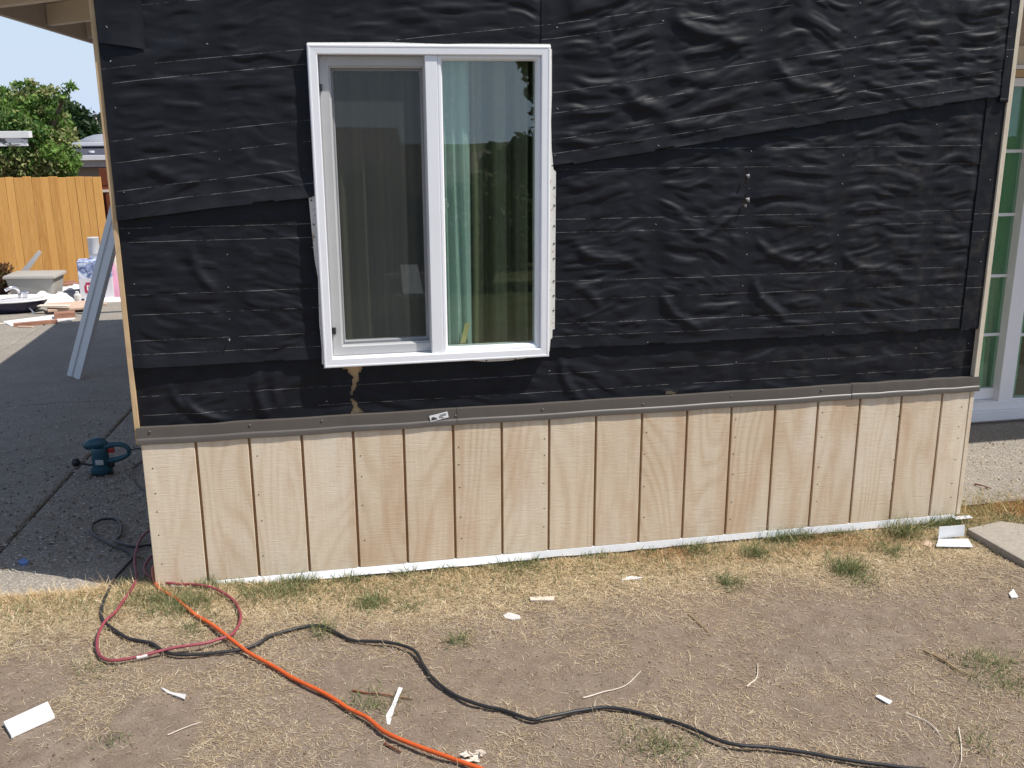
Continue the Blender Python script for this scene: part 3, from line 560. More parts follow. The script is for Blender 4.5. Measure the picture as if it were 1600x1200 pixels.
spart('loop_handle', MB().tube(hp, [.019-.006*abs(math.sin(i*.09)) for i in range(len(hp))], 12), M['teal'])
spart('trigger', MB().box(.048, .085, -.009, .009, .128, .158), M['red'], .004)
spart('label_plate', MB().box(-.012, .034, -.0515, -.046, .07, .10), M['grey'], .002)
spart('side_handle', MB().tube([(-.04, -.03, .062), (-.09, -.034, .074), (-.118, -.035, .080)], .0065, 10), M['black'])
m = MB().lathe((-.13, -.035, .083), [(.004, -.025), (.017, -.021), (.024, -.006), (.024, .006), (.017, .021), (.004, .025)], 16); spart('knob', m, M['black'])
m = MB().lathe((.066, -.01, .06), [(.004, -.018), (.014, -.014), (.017, 0), (.014, .014), (.004, .018)], 14); spart('dust_port', m, M['black'])
cpts = [tuple(SM @ Vector((.172, 0, .14))), tuple(SM @ Vector((.23, .0, .15))), tuple(SM @ Vector((.30, .03, .12)))]
cp = spline([np.array(c) for c in cpts]+[np.array((-.02, 1.9, -.12)), np.array((.0-.03, 1.5, -.13))], 6)
m = MB().tube(cp-sg, .0045, 8); o = m.build('power_cord', M['black'], sander, smooth=True)
lc = [G(226, 720), G(212, 729), G(206, 738), G(208, 748), G(216, 760), G(225, 768), G(240, 776)]
s_ = spline([(a[0], a[1], a[2]+.006) for a in lc], 6)
tag(MB().tube(s_, .0045, 8).build('power_lead', M['black'], smooth=True), 'thin black power lead curling on the driveway by the siding corner', 'cord')

# leaning metal track
tb = G(118, 591); A = Vector((tb[0], tb[1], base_z(tb[0], tb[1])+.004)); B = Vector((EX+.06, tb[1]+.45, EZ-.03)); ax = (B-A).normalized(); wv = Vector((.80, -.6, 0)); wv = (wv-ax*wv.dot(ax)).normalized(); dv = ax.cross(wv)
prof = [(-.075, -.018), (-.075, .02), (-.071, .02), (-.071, -.014), (-.030, -.014), (-.022, -.004), (.002, -.004), (.010, -.014), (.060, -.014), (.060, .02), (.064, .02), (.064, -.018), (.006, -.018), (-.001, -.008), (-.019, -.008), (-.026, -.018)]
m = MB().extr(prof, 0, (B-A).length+.08, lambda u, v, w: tuple(A+wv*u*1.25+dv*v*1.25+ax*w-Vector(A)))
o = m.build('metal_track', M['alu'], smooth=False); o.location = A; tag(o, 'long grey metal track leaning from the driveway against the eave', 'metal track')

# ------------------------------------------------------------------ litter on the ground
def flat(name, pix, h, mat, label, cat, bevel=0, group=None):
    g = [G(*p) for p in pix]; z0 = float(np.mean([gz(a[0], a[1]) for a in g]))
    return tag(MB().extr([(a[0], a[1]) for a in g], z0+.003, z0+.003+h, lambda u, v, w: (u, v, w)).build(name, mat, bevel=bevel), label, cat, group)
flat('trim_offcut', [(6, 1132), (75, 1101), (86, 1123), (18, 1154)], .012, M['white'], 'white painted trim offcut lying on dry grass in the lower left', 'offcut', .001)
flat('trim_offcut', [(1368, 1088), (1374, 1086), (1394, 1096), (1389, 1100)], .004, M['white'], 'small white strip on bare dirt in the lower right', 'offcut')
flat('wood_sliver', [(828, 936), (866, 935), (866, 941), (829, 941)], .006, M['oldboard'], 'pale wood sliver lying on the dirt below the skirting', 'wood scrap')
flat('paper_scrap', [(786, 963), (795, 958), (812, 963), (814, 968), (800, 970), (790, 967)], .004, M['paperg'], 'crumpled grey paper scrap just below the pale wood sliver', 'scrap')
flat('paper_scrap', [(1576, 931), (1583, 924), (1590, 936), (1580, 937)], .006, M['white'], 'small white torn paper scrap near the right edge', 'scrap')
flat('paint_chip', [(250, 1076), (258, 1079), (268, 1085), (281, 1087), (291, 1089), (289, 1097), (281, 1093), (262, 1086)], .004, M['paperg'], 'curled pale paint chip on the dirt right of the white trim offcut', 'paint chip')
flat('paint_strip', [(623, 1077), (629, 1078), (622, 1094), (616, 1110), (609, 1136), (605, 1134), (603, 1122), (612, 1105)], .004, M['white'], 'long peeled white paint strip beside the orange cord', 'paint strip')
flat('paper_scrap', [(968, 908), (985, 904), (1004, 906), (990, 909), (972, 911)], .003, M['white'], 'thin white sliver in the straw below the middle of the skirting', 'scrap')
flat('blue_chip', [(28, 880), (37, 876), (45, 879), (42, 883), (33, 884)], .006, M['blue'], 'small pale blue plastic chip on the shaded driveway', 'plastic chip')
flat('drip_offcut', [(668, 890), (672, 893), (690, 890), (706, 880), (702, 879), (686, 886)], .004, M['metalw'], 'bent white metal offcut poking out of grass under the drip edge', 'metal offcut')
# L-shaped offcut of white drip edge
g = G(1482, 852); m = MB()
c = [G(1462, 858), G(1520, 859), G(1512, 846), G(1466, 846)]; z0 = gz(g[0], g[1])+.012
m.extr([(a[0], a[1]) for a in c], z0, z0+.003, lambda u, v, w: (u, v, w))
a, b = c[3], c[2]; m.extr([(a[0], z0+.0035), (b[0], z0+.0035), (b[0]-.004, z0+.058), (a[0]-.002, z0+.060)], a[1]+.001, a[1]+.004, lambda u, v, w: (u, w, v))
tag(m.build('flashing_offcut', M['metalw']), 'bent L-shaped white flashing offcut lying by the concrete slab', 'metal offcut')
flat('cardboard_scrap', [(1437, 852), (1447, 846), (1458, 852), (1452, 858)], .008, M['tanboard'], 'small tan cardboard scrap next to the bent white offcut', 'scrap')
def stick(pix, r, label, mat='twig', cat='twig', lift=.0):
    g = np.array([G(*p) for p in pix]); s_ = spline(g[:, :2], 5); z = gz(s_[:, 0], s_[:, 1])+r+.003+lift
    tag(MB().tube(np.column_stack([s_, z]), np.linspace(r, r*.5, len(s_)), 6).build('twig', M[mat], smooth=True), label, cat)
stick([(1443, 1018), (1475, 1036), (1500, 1052), (1528, 1062)], .004, 'brown twig pointing at the green tuft on the right')
stick([(1076, 963), (1090, 975), (1112, 997)], .003, 'dark straight twig on the dirt in the right middle')
stick([(550, 1083), (600, 1087), (645, 1094)], .003, 'reddish dry stem crossing the white paint strip', 'redwood')
stick([(601, 1166), (612, 1172), (627, 1180)], .004, 'short dark twig beside the orange cord', 'redwood')
stick([(911, 1091), (950, 1079), (980, 1068), (1001, 1050)], .0025, 'long pale dry stalk above the black cord hump', 'straw_twig' if 'straw_twig' in M else 'oldboard')
stick([(1167, 1075), (1182, 1060), (1184, 1040)], .0025, 'curved pale stalk standing out on bare dirt right of centre', 'oldboard')
stick([(1415, 1115), (1452, 1135), (1470, 1157)], .0025, 'bent pale stalk above the black cord on the right', 'oldboard')
stick([(262, 1150), (290, 1140), (316, 1130)], .002, 'thin straight pale straw left of the orange cord', 'oldboard')
stick([(1497, 1142), (1501, 1165), (1502, 1195)], .0025, 'pale stalk with green tip in the lower right corner', 'oldboard')
stick([(1522, 764), (1535, 767), (1548, 771)], .004, 'dark twig on the sunlit patio concrete', 'redwood', lift=.02)
m = MB(); g = G(738, 1190); rr = random.Random(2)
for k in range(14):
    mt = Matrix.Translation((g[0]+rr.uniform(-.03, .03), g[1]+rr.uniform(-.02, .02), gz(g[0], g[1])+rr.uniform(.006, .022))) @ Matrix.Rotation(rr.uniform(0, 6), 4, 'Z') @ Matrix.Rotation(rr.uniform(-.9, .9), 4, 'X')
    m.add([tuple(mt @ Vector(v)) for v in ((-.02, 0, 0), (0, -.008, .004), (.02, 0, .002), (0, .008, -.003))], [(0, 1, 2, 3)])
tag(m.build('dried_leaves', M['oldboard']), 'curled clump of dried leaves at the bottom end of the orange cord', 'leaves')

# ------------------------------------------------------------------ grass (uncountable)
def blades(name, bx, by, ln, wd, az, rise, bend, col, mat, z=None):
    n = len(bx); z0 = gz(bx, by) if z is None else z
    dx, dy = np.cos(az), np.sin(az); px_, py_ = -dy, dx; v = np.zeros((n, 6, 3), np.float32)
    sb = rng.normal(0, .38, n)*ln
    for k, t in enumerate((0., .5, 1.)):
        hr = ln*np.cos(rise)*t+ln*bend*t*t*.35; vr = ln*np.sin(rise)*(t-bend*t*t*.45)
        ox = dx*hr+px_*sb*t*t; oy = dy*hr+py_*sb*t*t; w = wd*(1., .9, .25)[k]*.5
        for s_, j in ((-1, 0), (1, 1)):
            v[:, 2*k+j, 0] = bx+ox+px_*w*s_; v[:, 2*k+j, 1] = by+oy+py_*w*s_; v[:, 2*k+j, 2] = z0+.002+vr
    # keep flat straw above the soil
    fl = v.reshape(-1, 3); gg = gz(fl[:, 0], fl[:, 1])+.0015 if z is None else -9; fl[:, 2] = np.maximum(fl[:, 2], gg)
    i = np.arange(n)[:, None]*6; q = np.concatenate([i+np.array([[0, 1, 3, 2]]), i+np.array([[2, 3, 5, 4]])])
    return npmesh(name, fl, q, mat, None, True, np.repeat(col, 6, 0))
def density(x, y):
    d = -y
    belt = np.exp(-(np.maximum(d, 0)/(.30+.16*(vn(x*1.7, y*1.2, 61)-.3)))**2)
    pat = ss(.46, .66, fbm(x*1.7+2, y*2.1, 62, 3))
    left = ss(.6, -.2, x) if False else (1-ss(-.1, .7, x))
    pat2 = ss(.5, .62, fbm(x*4.5, y*5, 66, 3))
    return np.clip(belt*1.1+pat*(.13+.32*left)+.018+.20*left*pat2+.07*pat2, 0, 1)
n = 900000; bx = rng.uniform(-1.0, 4.4, n); by = rng.uniform(-1.95, .14, n)
keep = rng.random(n) < density(bx, by)*.82
keep &= ~((bx > 0.0) & (bx < XR+.02) & (by > -.03)) & ~((bx < -.0) & (by > .015+.05*(vn(bx*9, bx*0, 71)-.5))) & ~((bx > 3.62) & (by > .13))
bx, by = bx[keep], by[keep]; n0_ = len(bx)
cc = np.vstack(CORDS); cc = cc[(cc[:, 1] < -.03) & (cc[:, 1] > -1.9)]; kk = rng.integers(0, len(cc), 2600); kk = kk[rng.random(2600) < density(cc[kk, 0], cc[kk, 1])+.12]
bx = np.concatenate([bx, cc[kk, 0]+rng.normal(0, .018, len(kk))]); by = np.concatenate([by, cc[kk, 1]+rng.normal(0, .018, len(kk))]); n = len(bx)
near = np.exp(-np.maximum(-by, 0)/.16); ln = rng.uniform(.010, .034, n)*(1+.35*near)*np.where(rng.random(n) < .06, 2., 1.); tone = rng.random((n, 1))
c1 = np.array([.68, .545, .34]); c2 = np.array([.43, .31, .18]); c3 = np.array([.86, .76, .55]); col = np.where(tone < .45, c1, np.where(tone < .8, c2, c3))*rng.uniform(.6, 1.2, (n, 1))
org = (ss(1.7, 2.4, bx)*np.exp(-(np.maximum(-by, 0)/.16)**2)*ss(.35, .6, vn(bx*3.5, by*6, 77)))[:, None]*(rng.random((n, 1)) < .75); col = col*(1-org)+org*np.array([.40, .19, .075])*rng.uniform(.7, 1.3, (n, 1))
gold = (near*.8)[:, None]; col = col*(1-gold+gold*np.array([1.06, .96, .78])); rise = np.abs(rng.normal(0, .16, n))+near*np.abs(rng.normal(0, .55, n)); dull = (ss(.25, .6, -by)*.28)[:, None]; col = col*(1-dull)+dull*np.array([.34, .265, .19]); ln = ln*(1-.25*ss(.3, .7, -by)); rise[n0_:] = rng.uniform(.3, 1.1, n-n0_); ln[n0_:] = rng.uniform(.025, .055, n-n0_)
tag(blades('dry_grass', bx, by, ln, rng.uniform(.0010, .0020, n), rng.uniform(0, 6.283, n), rise, rng.uniform(-.2, .9, n), col, M['straw']), 'dry straw-coloured grass covering the dirt along the skirting', 'dry grass', kind='stuff')
TUFTS = [(285, 948, .09, 380, .07), (235, 935, .07, 200, .06), (200, 915, .06, 120, .05), (330, 912, .05, 130, .06), (372, 916, .04, 70, .05), (450, 925, .08, 360, .06), (475, 908, .05, 200, .06), (550, 905, .06, 220, .06), (580, 945, .05, 190, .06), (640, 895, .04, 90, .07), (505, 990, .05, 170, .06), (720, 1005, .04, 130, .06), (300, 985, .05, 110, .05), (400, 930, .06, 140, .05), (815, 885, .08, 260, .06), (770, 880, .05, 90, .05), (1090, 860, .06, 150, .07), (1180, 868, .04, 150, .07), (1215, 836, .08, 300, .08), (1325, 890, .05, 260, .075), (1410, 836, .05, 230, .11), (1440, 815, .05, 150, .07), (1485, 822, .06, 240, .09), (1300, 825, .07, 150, .05), (1390, 862, .06, 130, .06), (1540, 1040, .09, 420, .05), (1575, 1075, .06, 140, .05), (1010, 1160, .07, 190, .045), (1060, 1170, .07, 190, .045), (600, 1100, .07, 170, .045), (560, 1105, .05, 90, .04), (1140, 910, .05, 130, .05), (1590, 820, .08, 200, .05), (1540, 805, .08, 200, .05), (1530, 1160, .07, 130, .05), (150, 1045, .06, 100, .04), (175, 1160, .05, 60, .04), (640, 950, .04, 60, .05), (1345, 905, .06, 90, .05), (690, 880, .05, 60, .05), (1255, 835, .05, 110, .06), (930, 865, .06, 70, .05), (1010, 858, .05, 60, .05)]
B = [[], [], [], []]
for (px_, py_, r_, k, ln_) in TUFTS:
    k = int(k*(.6 if py_ > 975 else 1.3)); r_ *= 1.15
    g = G(px_, py_); B[0].append(g[0]+rng.normal(0, r_*.62, k)); B[1].append(np.minimum(g[1]+rng.normal(0, r_*.55, k), -.045 if 0 < g[0] < XR else .2)); B[2].append(ln_*rng.uniform(.45, 1.15, k)); B[3].append(np.full(k, ln_))
n2 = 5200; ex = rng.uniform(-.8, 4.2, n2); ey = -np.abs(rng.normal(0, .13, n2))-.045; B[0].append(ex); B[1].append(ey); B[2].append(rng.uniform(.02, .05, n2)); B[3].append(np.full(n2, .05))
bx, by, ln = (np.concatenate(b) for b in B[:3]); n = len(bx); tone = rng.random((n, 1))
col = np.where(tone < .5, np.array([.11, .155, .055]), np.where(tone < .75, np.array([.19, .215, .09]), np.array([.42, .37, .20])))*rng.uniform(.75, 1.25, (n, 1))
tag(blades('green_grass', bx, by, ln, rng.uniform(.0016, .0030, n), rng.uniform(0, 6.283, n), rng.uniform(.25, 1.45, n), rng.uniform(.1, .8, n), col, M['leaf']), 'sparse green grass tufts growing through the straw', 'grass', kind='stuff')
# small clods and crumbs of soil, chips on the driveway
def crumbs(name, n, fx, size, cols, label, cat, zf):
    x, y = fx(n); s_ = size*rng.uniform(.4, 1.3, n)**1.5; z0 = zf(x, y); v = np.zeros((n, 5, 3), np.float32); a0 = rng.uniform(0, 6.28, n); asp = rng.uniform(.35, 1.6, n)
    for k in range(4):
        a = a0+k*1.5708+rng.uniform(-.4, .4, n); rr_ = s_*(asp if k % 2 else 1/asp)**.5*rng.uniform(.7, 1.2, n); v[:, k, 0] = x+rr_*np.cos(a); v[:, k, 1] = y+rr_*np.sin(a); v[:, k, 2] = z0
    v[:, 4] = np.stack([x, y, z0+s_*rng.uniform(.4, .9, n)], -1)
    i = np.arange(n)[:, None]*5; q = np.concatenate([i+np.array([[k, (k+1) % 4, 4]]) for k in range(4)]); c = np.array(cols)[rng.integers(0, len(cols), n)]*rng.uniform(.7, 1.3, (n, 1))
    return tag(npmesh(name, v.reshape(-1, 3), q, M['straw'], None, False, np.repeat(c, 5, 0)), label, cat, kind='stuff')
crumbs('soil_crumbs', 26000, lambda n: (rng.uniform(-1, 4.3, n), rng.uniform(-1.95, -.05, n)), .0045, [(.16, .115, .08), (.22, .16, .115), (.12, .085, .06), (.30, .23, .17)], 'small crumbs of soil scattered over the bare dirt', 'soil', lambda x, y: gz(x, y)-.001)
crumbs('wood_chips', 6500, lambda n: (-np.abs(rng.normal(0, 1.3, n))-.02, .3+np.abs(rng.normal(0, 2.6, n))), .006, [(.45, .42, .38), (.6, .58, .54), (.3, .22, .14), (.10, .08, .06)], 'pale chips and splinters scattered on the driveway', 'chips', lambda x, y: base_z(x, y)+.004)
crumbs('patio_chips', 500, lambda n: (rng.uniform(3.65, 4.9, n), rng.uniform(.15, 1.0, n)), .006, [(.6, .5, .36), (.5, .4, .28), (.2, .15, .1)], 'wood shavings and crumbs on the patio concrete', 'chips', lambda x, y: x*0-.026)
n = 3200; bx = -np.abs(rng.normal(0, .9, n))-.03; by = .25+np.abs(rng.normal(0, 1.6, n)); c = np.where(rng.random((n, 1)) < .6, np.array([.55, .5, .42]), np.array([.22, .15, .09]))
tag(blades('driveway_straw', bx, by, rng.uniform(.02, .07, n), rng.uniform(.0015, .003, n), rng.uniform(0, 6.28, n), np.zeros(n), np.zeros(n), c, M['straw'], base_z(bx, by)+.006), 'loose straw and splinters strewn on the shaded driveway', 'straw', kind='stuff')
n = 2600; bx = rng.uniform(3.62, 4.7, n); by = np.abs(rng.normal(0, .09, n))*np.sign(rng.normal(0, 1, n))+.08; c = np.where(rng.random((n, 1)) < .65, np.array([.40, .30, .13]), np.array([.14, .17, .055]))*rng.uniform(.7, 1.2, (n, 1))
tag(blades('verge_grass', bx, by, rng.uniform(.03, .075, n), rng.uniform(.0016, .003, n), rng.uniform(0, 6.28, n), rng.uniform(.1, 1.2, n), rng.uniform(0, .8, n), c, M['straw'], np.full(n, -.04)), 'yellowing grass fringe along the front of the patio', 'grass', kind='stuff')

# ------------------------------------------------------------------ background: fence, sheds, neighbours
YF = 14.6; fence = tag(empty('cedar_fence', (-4, YF, 0)), 'tall new cedar board fence at the end of the driveway', 'fence')
xe = P(160, 300, YF)[0]; xx = xe; rf = random.Random(9); k = 0
while xx > xe-6.5:
    w = rf.uniform(.135, .15); x1 = xx; x0 = xx-w; sh = .10*k/14; top = P(158, 276, YF)[2]+.012*k*.14+rf.uniform(-.012, .012)
    zb = float(base_z((x0+x1)/2, YF))-.02; yy = rf.uniform(-.004, .004); lean = .004
    m = MB().extr([(x0+.003+lean*4, zb), (x1-.003+lean*4, zb), (x1-.003, top), (x0+.003, top)], YF+yy, YF+yy+.018, lambda u, v, w: (u, w, v)); m.v = [(a+4, b-YF, c) for a, b, c in m.v]
    m.build('board', M['cedar'], fence, .003, segs=1); xx = x0+rf.uniform(-.001, .006); k += 1
for zz in (-.75, .45): MB().box(xe-6.5+4, xe+4-.02, .05, .09, zz, zz+.09).build('rail', M['cedar'], fence)
a = P(160, 274, 15.2); b = P(230, 274, 15.2); gate = tag(empty('red_shed', (a[0], 15.2, -1.2)), 'dark red stained wooden shed wall beside the cedar fence', 'shed')
for k in range(14): MB().box(-.05, 2.2, .0+(k % 2)*.008, .03+(k % 2)*.008, .0+k*.145, .142+k*.145).build('board', M['redwood'], gate)
MB().box(-.06, 2.2, -.04, -.001, 1.62, 1.66).build('rail', M['oldboard'], gate)
MB().box(.03, .12, -.05, -.002, 0, 1.6).build('post', M['redwood'], gate)
# white beam end of a carport at the left
c = P(45, 205, 9.5); d = P(45, 228, 9.5); car = tag(empty('carport', (c[0], 9.5, -1)), 'end of a white carport roof with peeling paint at the left edge', 'carport')
zt, zb = c[2]+1, d[2]+1; MB().box(-4, .0, -.02, .14, zt-.075, zt).build('roof_edge', M['white'], car); MB().box(-4, -.035, .0, .05, zb, zt-.076).build('beam', M['peel'], car); MB().box(-3.2, -3.05, .06, .2, -.2, zt-.08).build('post', M['white'], car)
# neighbour house with dome
Yn = 24; n0 = lambda x, y: P(x, y, Yn); hx0, hx1 = n0(60, 240)[0], n0(60, 240)[0]+9
nb = tag(empty('neighbour_house', (hx0, Yn, -2.2)), 'low neighbouring house with dark shingles and a grey domed roof light beyond the fence', 'house')
zz = lambda y: n0(130, y)[2]+2.2
MB().box(0, 9, .6, 6, 0, zz(264)).build('wall', M['nwall'], nb); MB().box(-.1, 9, .25, .6, zz(262), zz(251)).build('fascia', M['nfascia'], nb); MB().box(-.15, 9, .1, .35, zz(250.5), zz(243.5)).build('gutter', M['ngutter'], nb)
rfn = MB().extr([(.3, zz(250)), (.3, zz(243)), (1.6, zz(230)+.03), (6, zz(230)+.03), (6, zz(250))], -.1, 9, lambda u, v, w: (w, u, v)).build('roof', M['shingle'], nb)
MB().box(-.1, 9, 1.0, 1.25, zz(231)+.02, zz(227)+.03).build('ridge_trim', M['ngutter'], nb)
dc = n0(140, 228); m = MB().lathe((dc[0]-hx0+.03, 2.0, zz(228)), [(.66, 0), (.60, .08), (.46, .16), (.24, .225), (.04, .245)], 28, 1.05, .9); m.build('dome', M['dome'], nb, smooth=True)
vp = n0(138, 248); m = MB().tube([(vp[0]-hx0, .5, zz(250)), (vp[0]-hx0, .5, zz(239))], .045, 10); m.tube([(vp[0]-hx0, .5, zz(240)), (vp[0]-hx0, .5, zz(237))], .075, 10); m.build('vent_pipe', M['ngutter'], nb)

# ------------------------------------------------------------------ trees
def leafcloud(name, clumps, n, ls, cols, parent, seed=1, flat=.75):
    r = np.random.default_rng(seed); cl_ = np.array(clumps, float); wts = cl_[:, 3]**2.2; k = r.choice(len(cl_), n, p=wts/wts.sum())
    d = r.normal(0, 1, (n, 3)); d /= np.linalg.norm(d, axis=1)[:, None]; rad = cl_[k, 3]*(r.random(n)**.45)*(.72+.5*r.random(n))
    c = cl_[k, :3]+d*rad[:, None]*np.array([1, 1, flat]); a = r.normal(0, 1, (n, 3)); a += d*.5; a[:, 2] -= .35; a /= np.linalg.norm(a, axis=1)[:, None]
    b = np.cross(a, r.normal(0, 1, (n, 3))); b /= np.linalg.norm(b, axis=1)[:, None]; s_ = (ls*r.uniform(.6, 1.3, n))[:, None]
    v = np.stack([c-a*s_, c+b*s_*.42-a*s_*.1, c+a*s_, c-b*s_*.42-a*s_*.1], 1); tint = np.array(cols)[(r.integers(0, len(cols), len(cl_))[k]+r.integers(0, 2, n)*r.integers(0, 2, n)) % len(cols)]*r.uniform(.65, 1.35, (n, 1))
    return npmesh(name, v.reshape(-1, 3), np.arange(4*n).reshape(n, 4), M['leaf'], parent, False, np.repeat(tint, 4, 0))
def tree(name, base, clumps, n, ls, cols, label, seed, bark='bark', tr=.12, flat=.75):
    t = tag(empty(name, base), label, 'tree', 'trees beyond the fence' if base[1] > 0 else 'trees behind the viewer'); b = np.array(base); cl_ = [(c[0]-b[0], c[1]-b[1], c[2]-b[2], c[3]) for c in clumps]
    cc = np.mean([c[:3] for c in cl_], 0); m = MB(); fk = np.array([cc[0]*.3, cc[1]*.3, cc[2]*.5]); m.tube(spline([(0, 0, -.3), fk*.5+np.array([.05, 0, 0]), fk, cc]), np.linspace(tr, tr*.4, 25), 8)
    for c in cl_[::2]: m.tube(spline([fk, (fk+np.array(c[:3]))*.5+np.array([0, 0, .1*tr*10]), np.array(c[:3])]), np.linspace(tr*.5, tr*.1, 17), 6)
    m.build('trunk', M[bark], t, smooth=True); leafcloud('crown', cl_, n, ls, cols, t, seed, flat); return t
GR = [(.14, .25, .05), (.20, .31, .07), (.09, .18, .045), (.23, .27, .09), (.30, .31, .13)]
def pc(px_, py_, Y, r): p = P(px_, py_, Y); return (p[0], p[1], p[2], r)
tc = [pc(x, y, 17+dy, r) for x, y, dy, r in ((38, 150, 0, .28), (62, 158, .2, .3), (30, 175, -.2, .42), (65, 185, 0, .45), (10, 165, .2, .38), (-25, 170, 0, .5), (85, 195, .2, .34), (95, 212, -.1, .34), (75, 225, -.2, .5), (35, 215, -.4, .55), (-10, 215, -.2, .55), (20, 250, -.4, .5), (60, 255, -.5, .5), (95, 245, -.3, .34), (112, 258, -.4, .2), (0, 260, -.3, .5), (-50, 220, 0, .6), (60, 290, -.2, .6), (0, 300, 0, .6), (100, 280, -.2, .3), (46, 140, 0, .14), (70, 145, 0, .15), (-60, 270, 0, .6), (18, 190, -.7, .3), (52, 205, -.7, .3), (82, 238, -.8, .25))]
tree('leafy_tree', (P(30, 300, 17)[0], 17, -1.5), tc+[pc(rng.uniform(-40, 118), y_, 16.6, rng.uniform(.10, .2)) for y_ in (135, 142, 150, 158, 165, 172, 180, 190, 200, 210, 222, 235, 248, 260)]+[pc(x_, y_, 17, .13) for x_, y_ in ((30, 133), (48, 130), (66, 140), (82, 158), (98, 180), (8, 142), (110, 215), (120, 245))], 26000, .055, GR, 'bright green leafy tree rising behind the cedar fence', 11)
dk = [(.022, .05, .016), (.035, .07, .022), (.05, .085, .03)]
tc = [pc(x, y, 31, r) for x, y, r in ((100, 178, .55), (118, 185, .55), (88, 172, .5), (112, 200, .7), (130, 208, .6), (92, 205, .8), (140, 222, .6), (105, 168, .25), (150, 226, .5))]
tree('dark_tree', (P(110, 260, 31)[0], 31, -2.5), tc, 9000, .10, dk, 'dark green tree between the leafy tree and the domed roof', 12)
hz_ = [(.09, .105, .075), (.07, .085, .06), (.12, .13, .10)]
tc = [pc(x, y, 46, r) for x, y, r in ((150, 195, .7), (165, 190, .7), (158, 205, .9), (175, 200, .8), (142, 205, .6), (185, 200, 1.), (170, 215, .9))]
tr_ = tree('grey_tree', (P(165, 240, 46)[0], 46, -3), tc, 6000, .10, hz_, 'hazy grey-green tree with bare white branches above the domed roof', 13, 'whitebark', .12)
m = MB(); b0 = np.array(tr_.location)
q_ = [np.array(P(x, y, 44.5))-b0 for x, y in ((161, 222), (157, 208), (152, 197), (150, 184))]; m.tube(spline(q_, 5), np.linspace(.11, .03, 16), 6)
q_ = [np.array(P(x, y, 44.5))-b0 for x, y in ((156, 205), (150, 200), (143, 196))]; m.tube(spline(q_, 5), np.linspace(.06, .02, 11), 6); m.build('bare_branch', M['whitebark'], tr_, smooth=True)
hb = tag(MB().lathe((P(120, 215, 70)[0]-14, 78, -6), [(40, 0), (34, 3.0), (20, 5.6), (6, 6.4)], 40, 1.2, .3).build('hill', plain('hill_green', (.06, .085, .045), .95, .3, .4)), kind='structure')

# ------------------------------------------------------------------ clutter at the end of the driveway
def at(px_, py_): return G(px_, py_)
c = at(60, 470); bn = tag(empty('plastic_bin', c), 'grey plastic planter bin among the junk before the fence', 'bin')
def frust(w0, d0, w1, d1, z0, z1): 
    return [(-w0, -d0, z0), (w0, -d0, z0), (w0, d0, z0), (-w0, d0, z0), (-w1, -d1, z1), (w1, -d1, z1), (w1, d1, z1), (-w1, d1, z1)], [(0, 3, 2, 1), (4, 5, 6, 7), (0, 1, 5, 4), (1, 2, 6, 5), (2, 3, 7, 6), (3, 0, 4, 7)]
m = MB(); m.add(*frust(.29, .2, .345, .25, .0, .38)); m.build('tub', M['bin'], bn, .02, True)
m = MB(); m.add(*frust(.385, .28, .37, .27, .381, .43)); m.build('rim', M['bin'], bn, .015, True)
bn.rotation_euler.z = -.12
c = at(18, 488); sk = tag(empty('sink', c), 'discarded white washbasin with dark navy underside and tap', 'sink')
m = MB().lathe((0, 0, 0), [(.26, 0), (.36, .05), (.44, .14), (.46, .175)], 28, 1.1, .6); m.build('bowl', M['navy'], sk, smooth=True)
m = MB().lathe((0, 0, .1755), [(.47, 0), (.49, .012), (.48, .03), (.40, .032), (.36, .015)], 28, 1.1, .62); m.build('rim', M['enamel'], sk, smooth=True)
m = MB().tube(spline([(.12, .05, .2), (.12, .05, .30), (.06, -.02, .36), (-.02, -.08, .33)], 5), .022, 10); m.tube([(.20, .05, .2), (.20, .05, .27)], .03, 10); m.tube([(.15, .05, .27), (.25, .05, .28)], .018, 8); m.build('tap', M['chrome'], sk, smooth=True)
m = MB().tube(spline([(.2, -.1, .14), (.3, -.2, .08), (.38, -.28, .01)], 5), .012, 8); m.build('supply_hose', M['chrome'], sk, smooth=True)
c = at(2, 470); pt = tag(empty('potted_plant', c), 'withered brown plant in a maroon pot at the left edge', 'plant'); MB().lathe((-.05, 0, 0), [(.14, 0), (.19, .30), (.21, .34), (.20, .36)], 18).build('pot', M['pot'], pt, smooth=True)
leafcloud('foliage', [(0, 0, .42, .2), (.12, -.05, .32, .18), (.1, 0, .5, .14), (-.1, 0, .45, .2), (.17, -.05, .2, .12)], 900, .04, [(.20, .10, .04), (.28, .16, .07), (.12, .06, .03), (.10, .09, .03)], pt, 4)
c = at(158, 468); cb = tag(empty('cardboard_box', c), 'printed carton with blue picture and red mark standing by the metal track', 'box')
MB().box(-.27, .20, -.17, .17, 0, .62).build('carton', M['carton'], cb, .006)
MB().box(-.272, -.2705, -.165, .165, .01, .61).build('side_panel', M['cartonside'], cb)
m = MB().extr([(-.19, .14), (-.07, .14), (-.05, .17), (-.05, .27), (-.08, .30), (-.17, .30), (-.2, .24), (-.2, .18)], -.1745, -.1715, lambda u, v, w: (u, w, v)); m.build('red_mark', M['magenta'], cb)
for k in range(4): MB().box(-.165+k*.028, -.148+k*.028, -.1775, -.1755, .18, .26).build('mark_stroke', M['white'], cb)
cb.rotation_euler.z = .1
c = at(176, 466); bg_ = tag(empty('pink_bag', c), 'pink plastic bag standing right behind the metal track', 'bag'); m = MB(); m.add(*frust(.13, .09, .08, .04, 0, .56)); m.build('bag', M['pink'], bg_, .02, True)
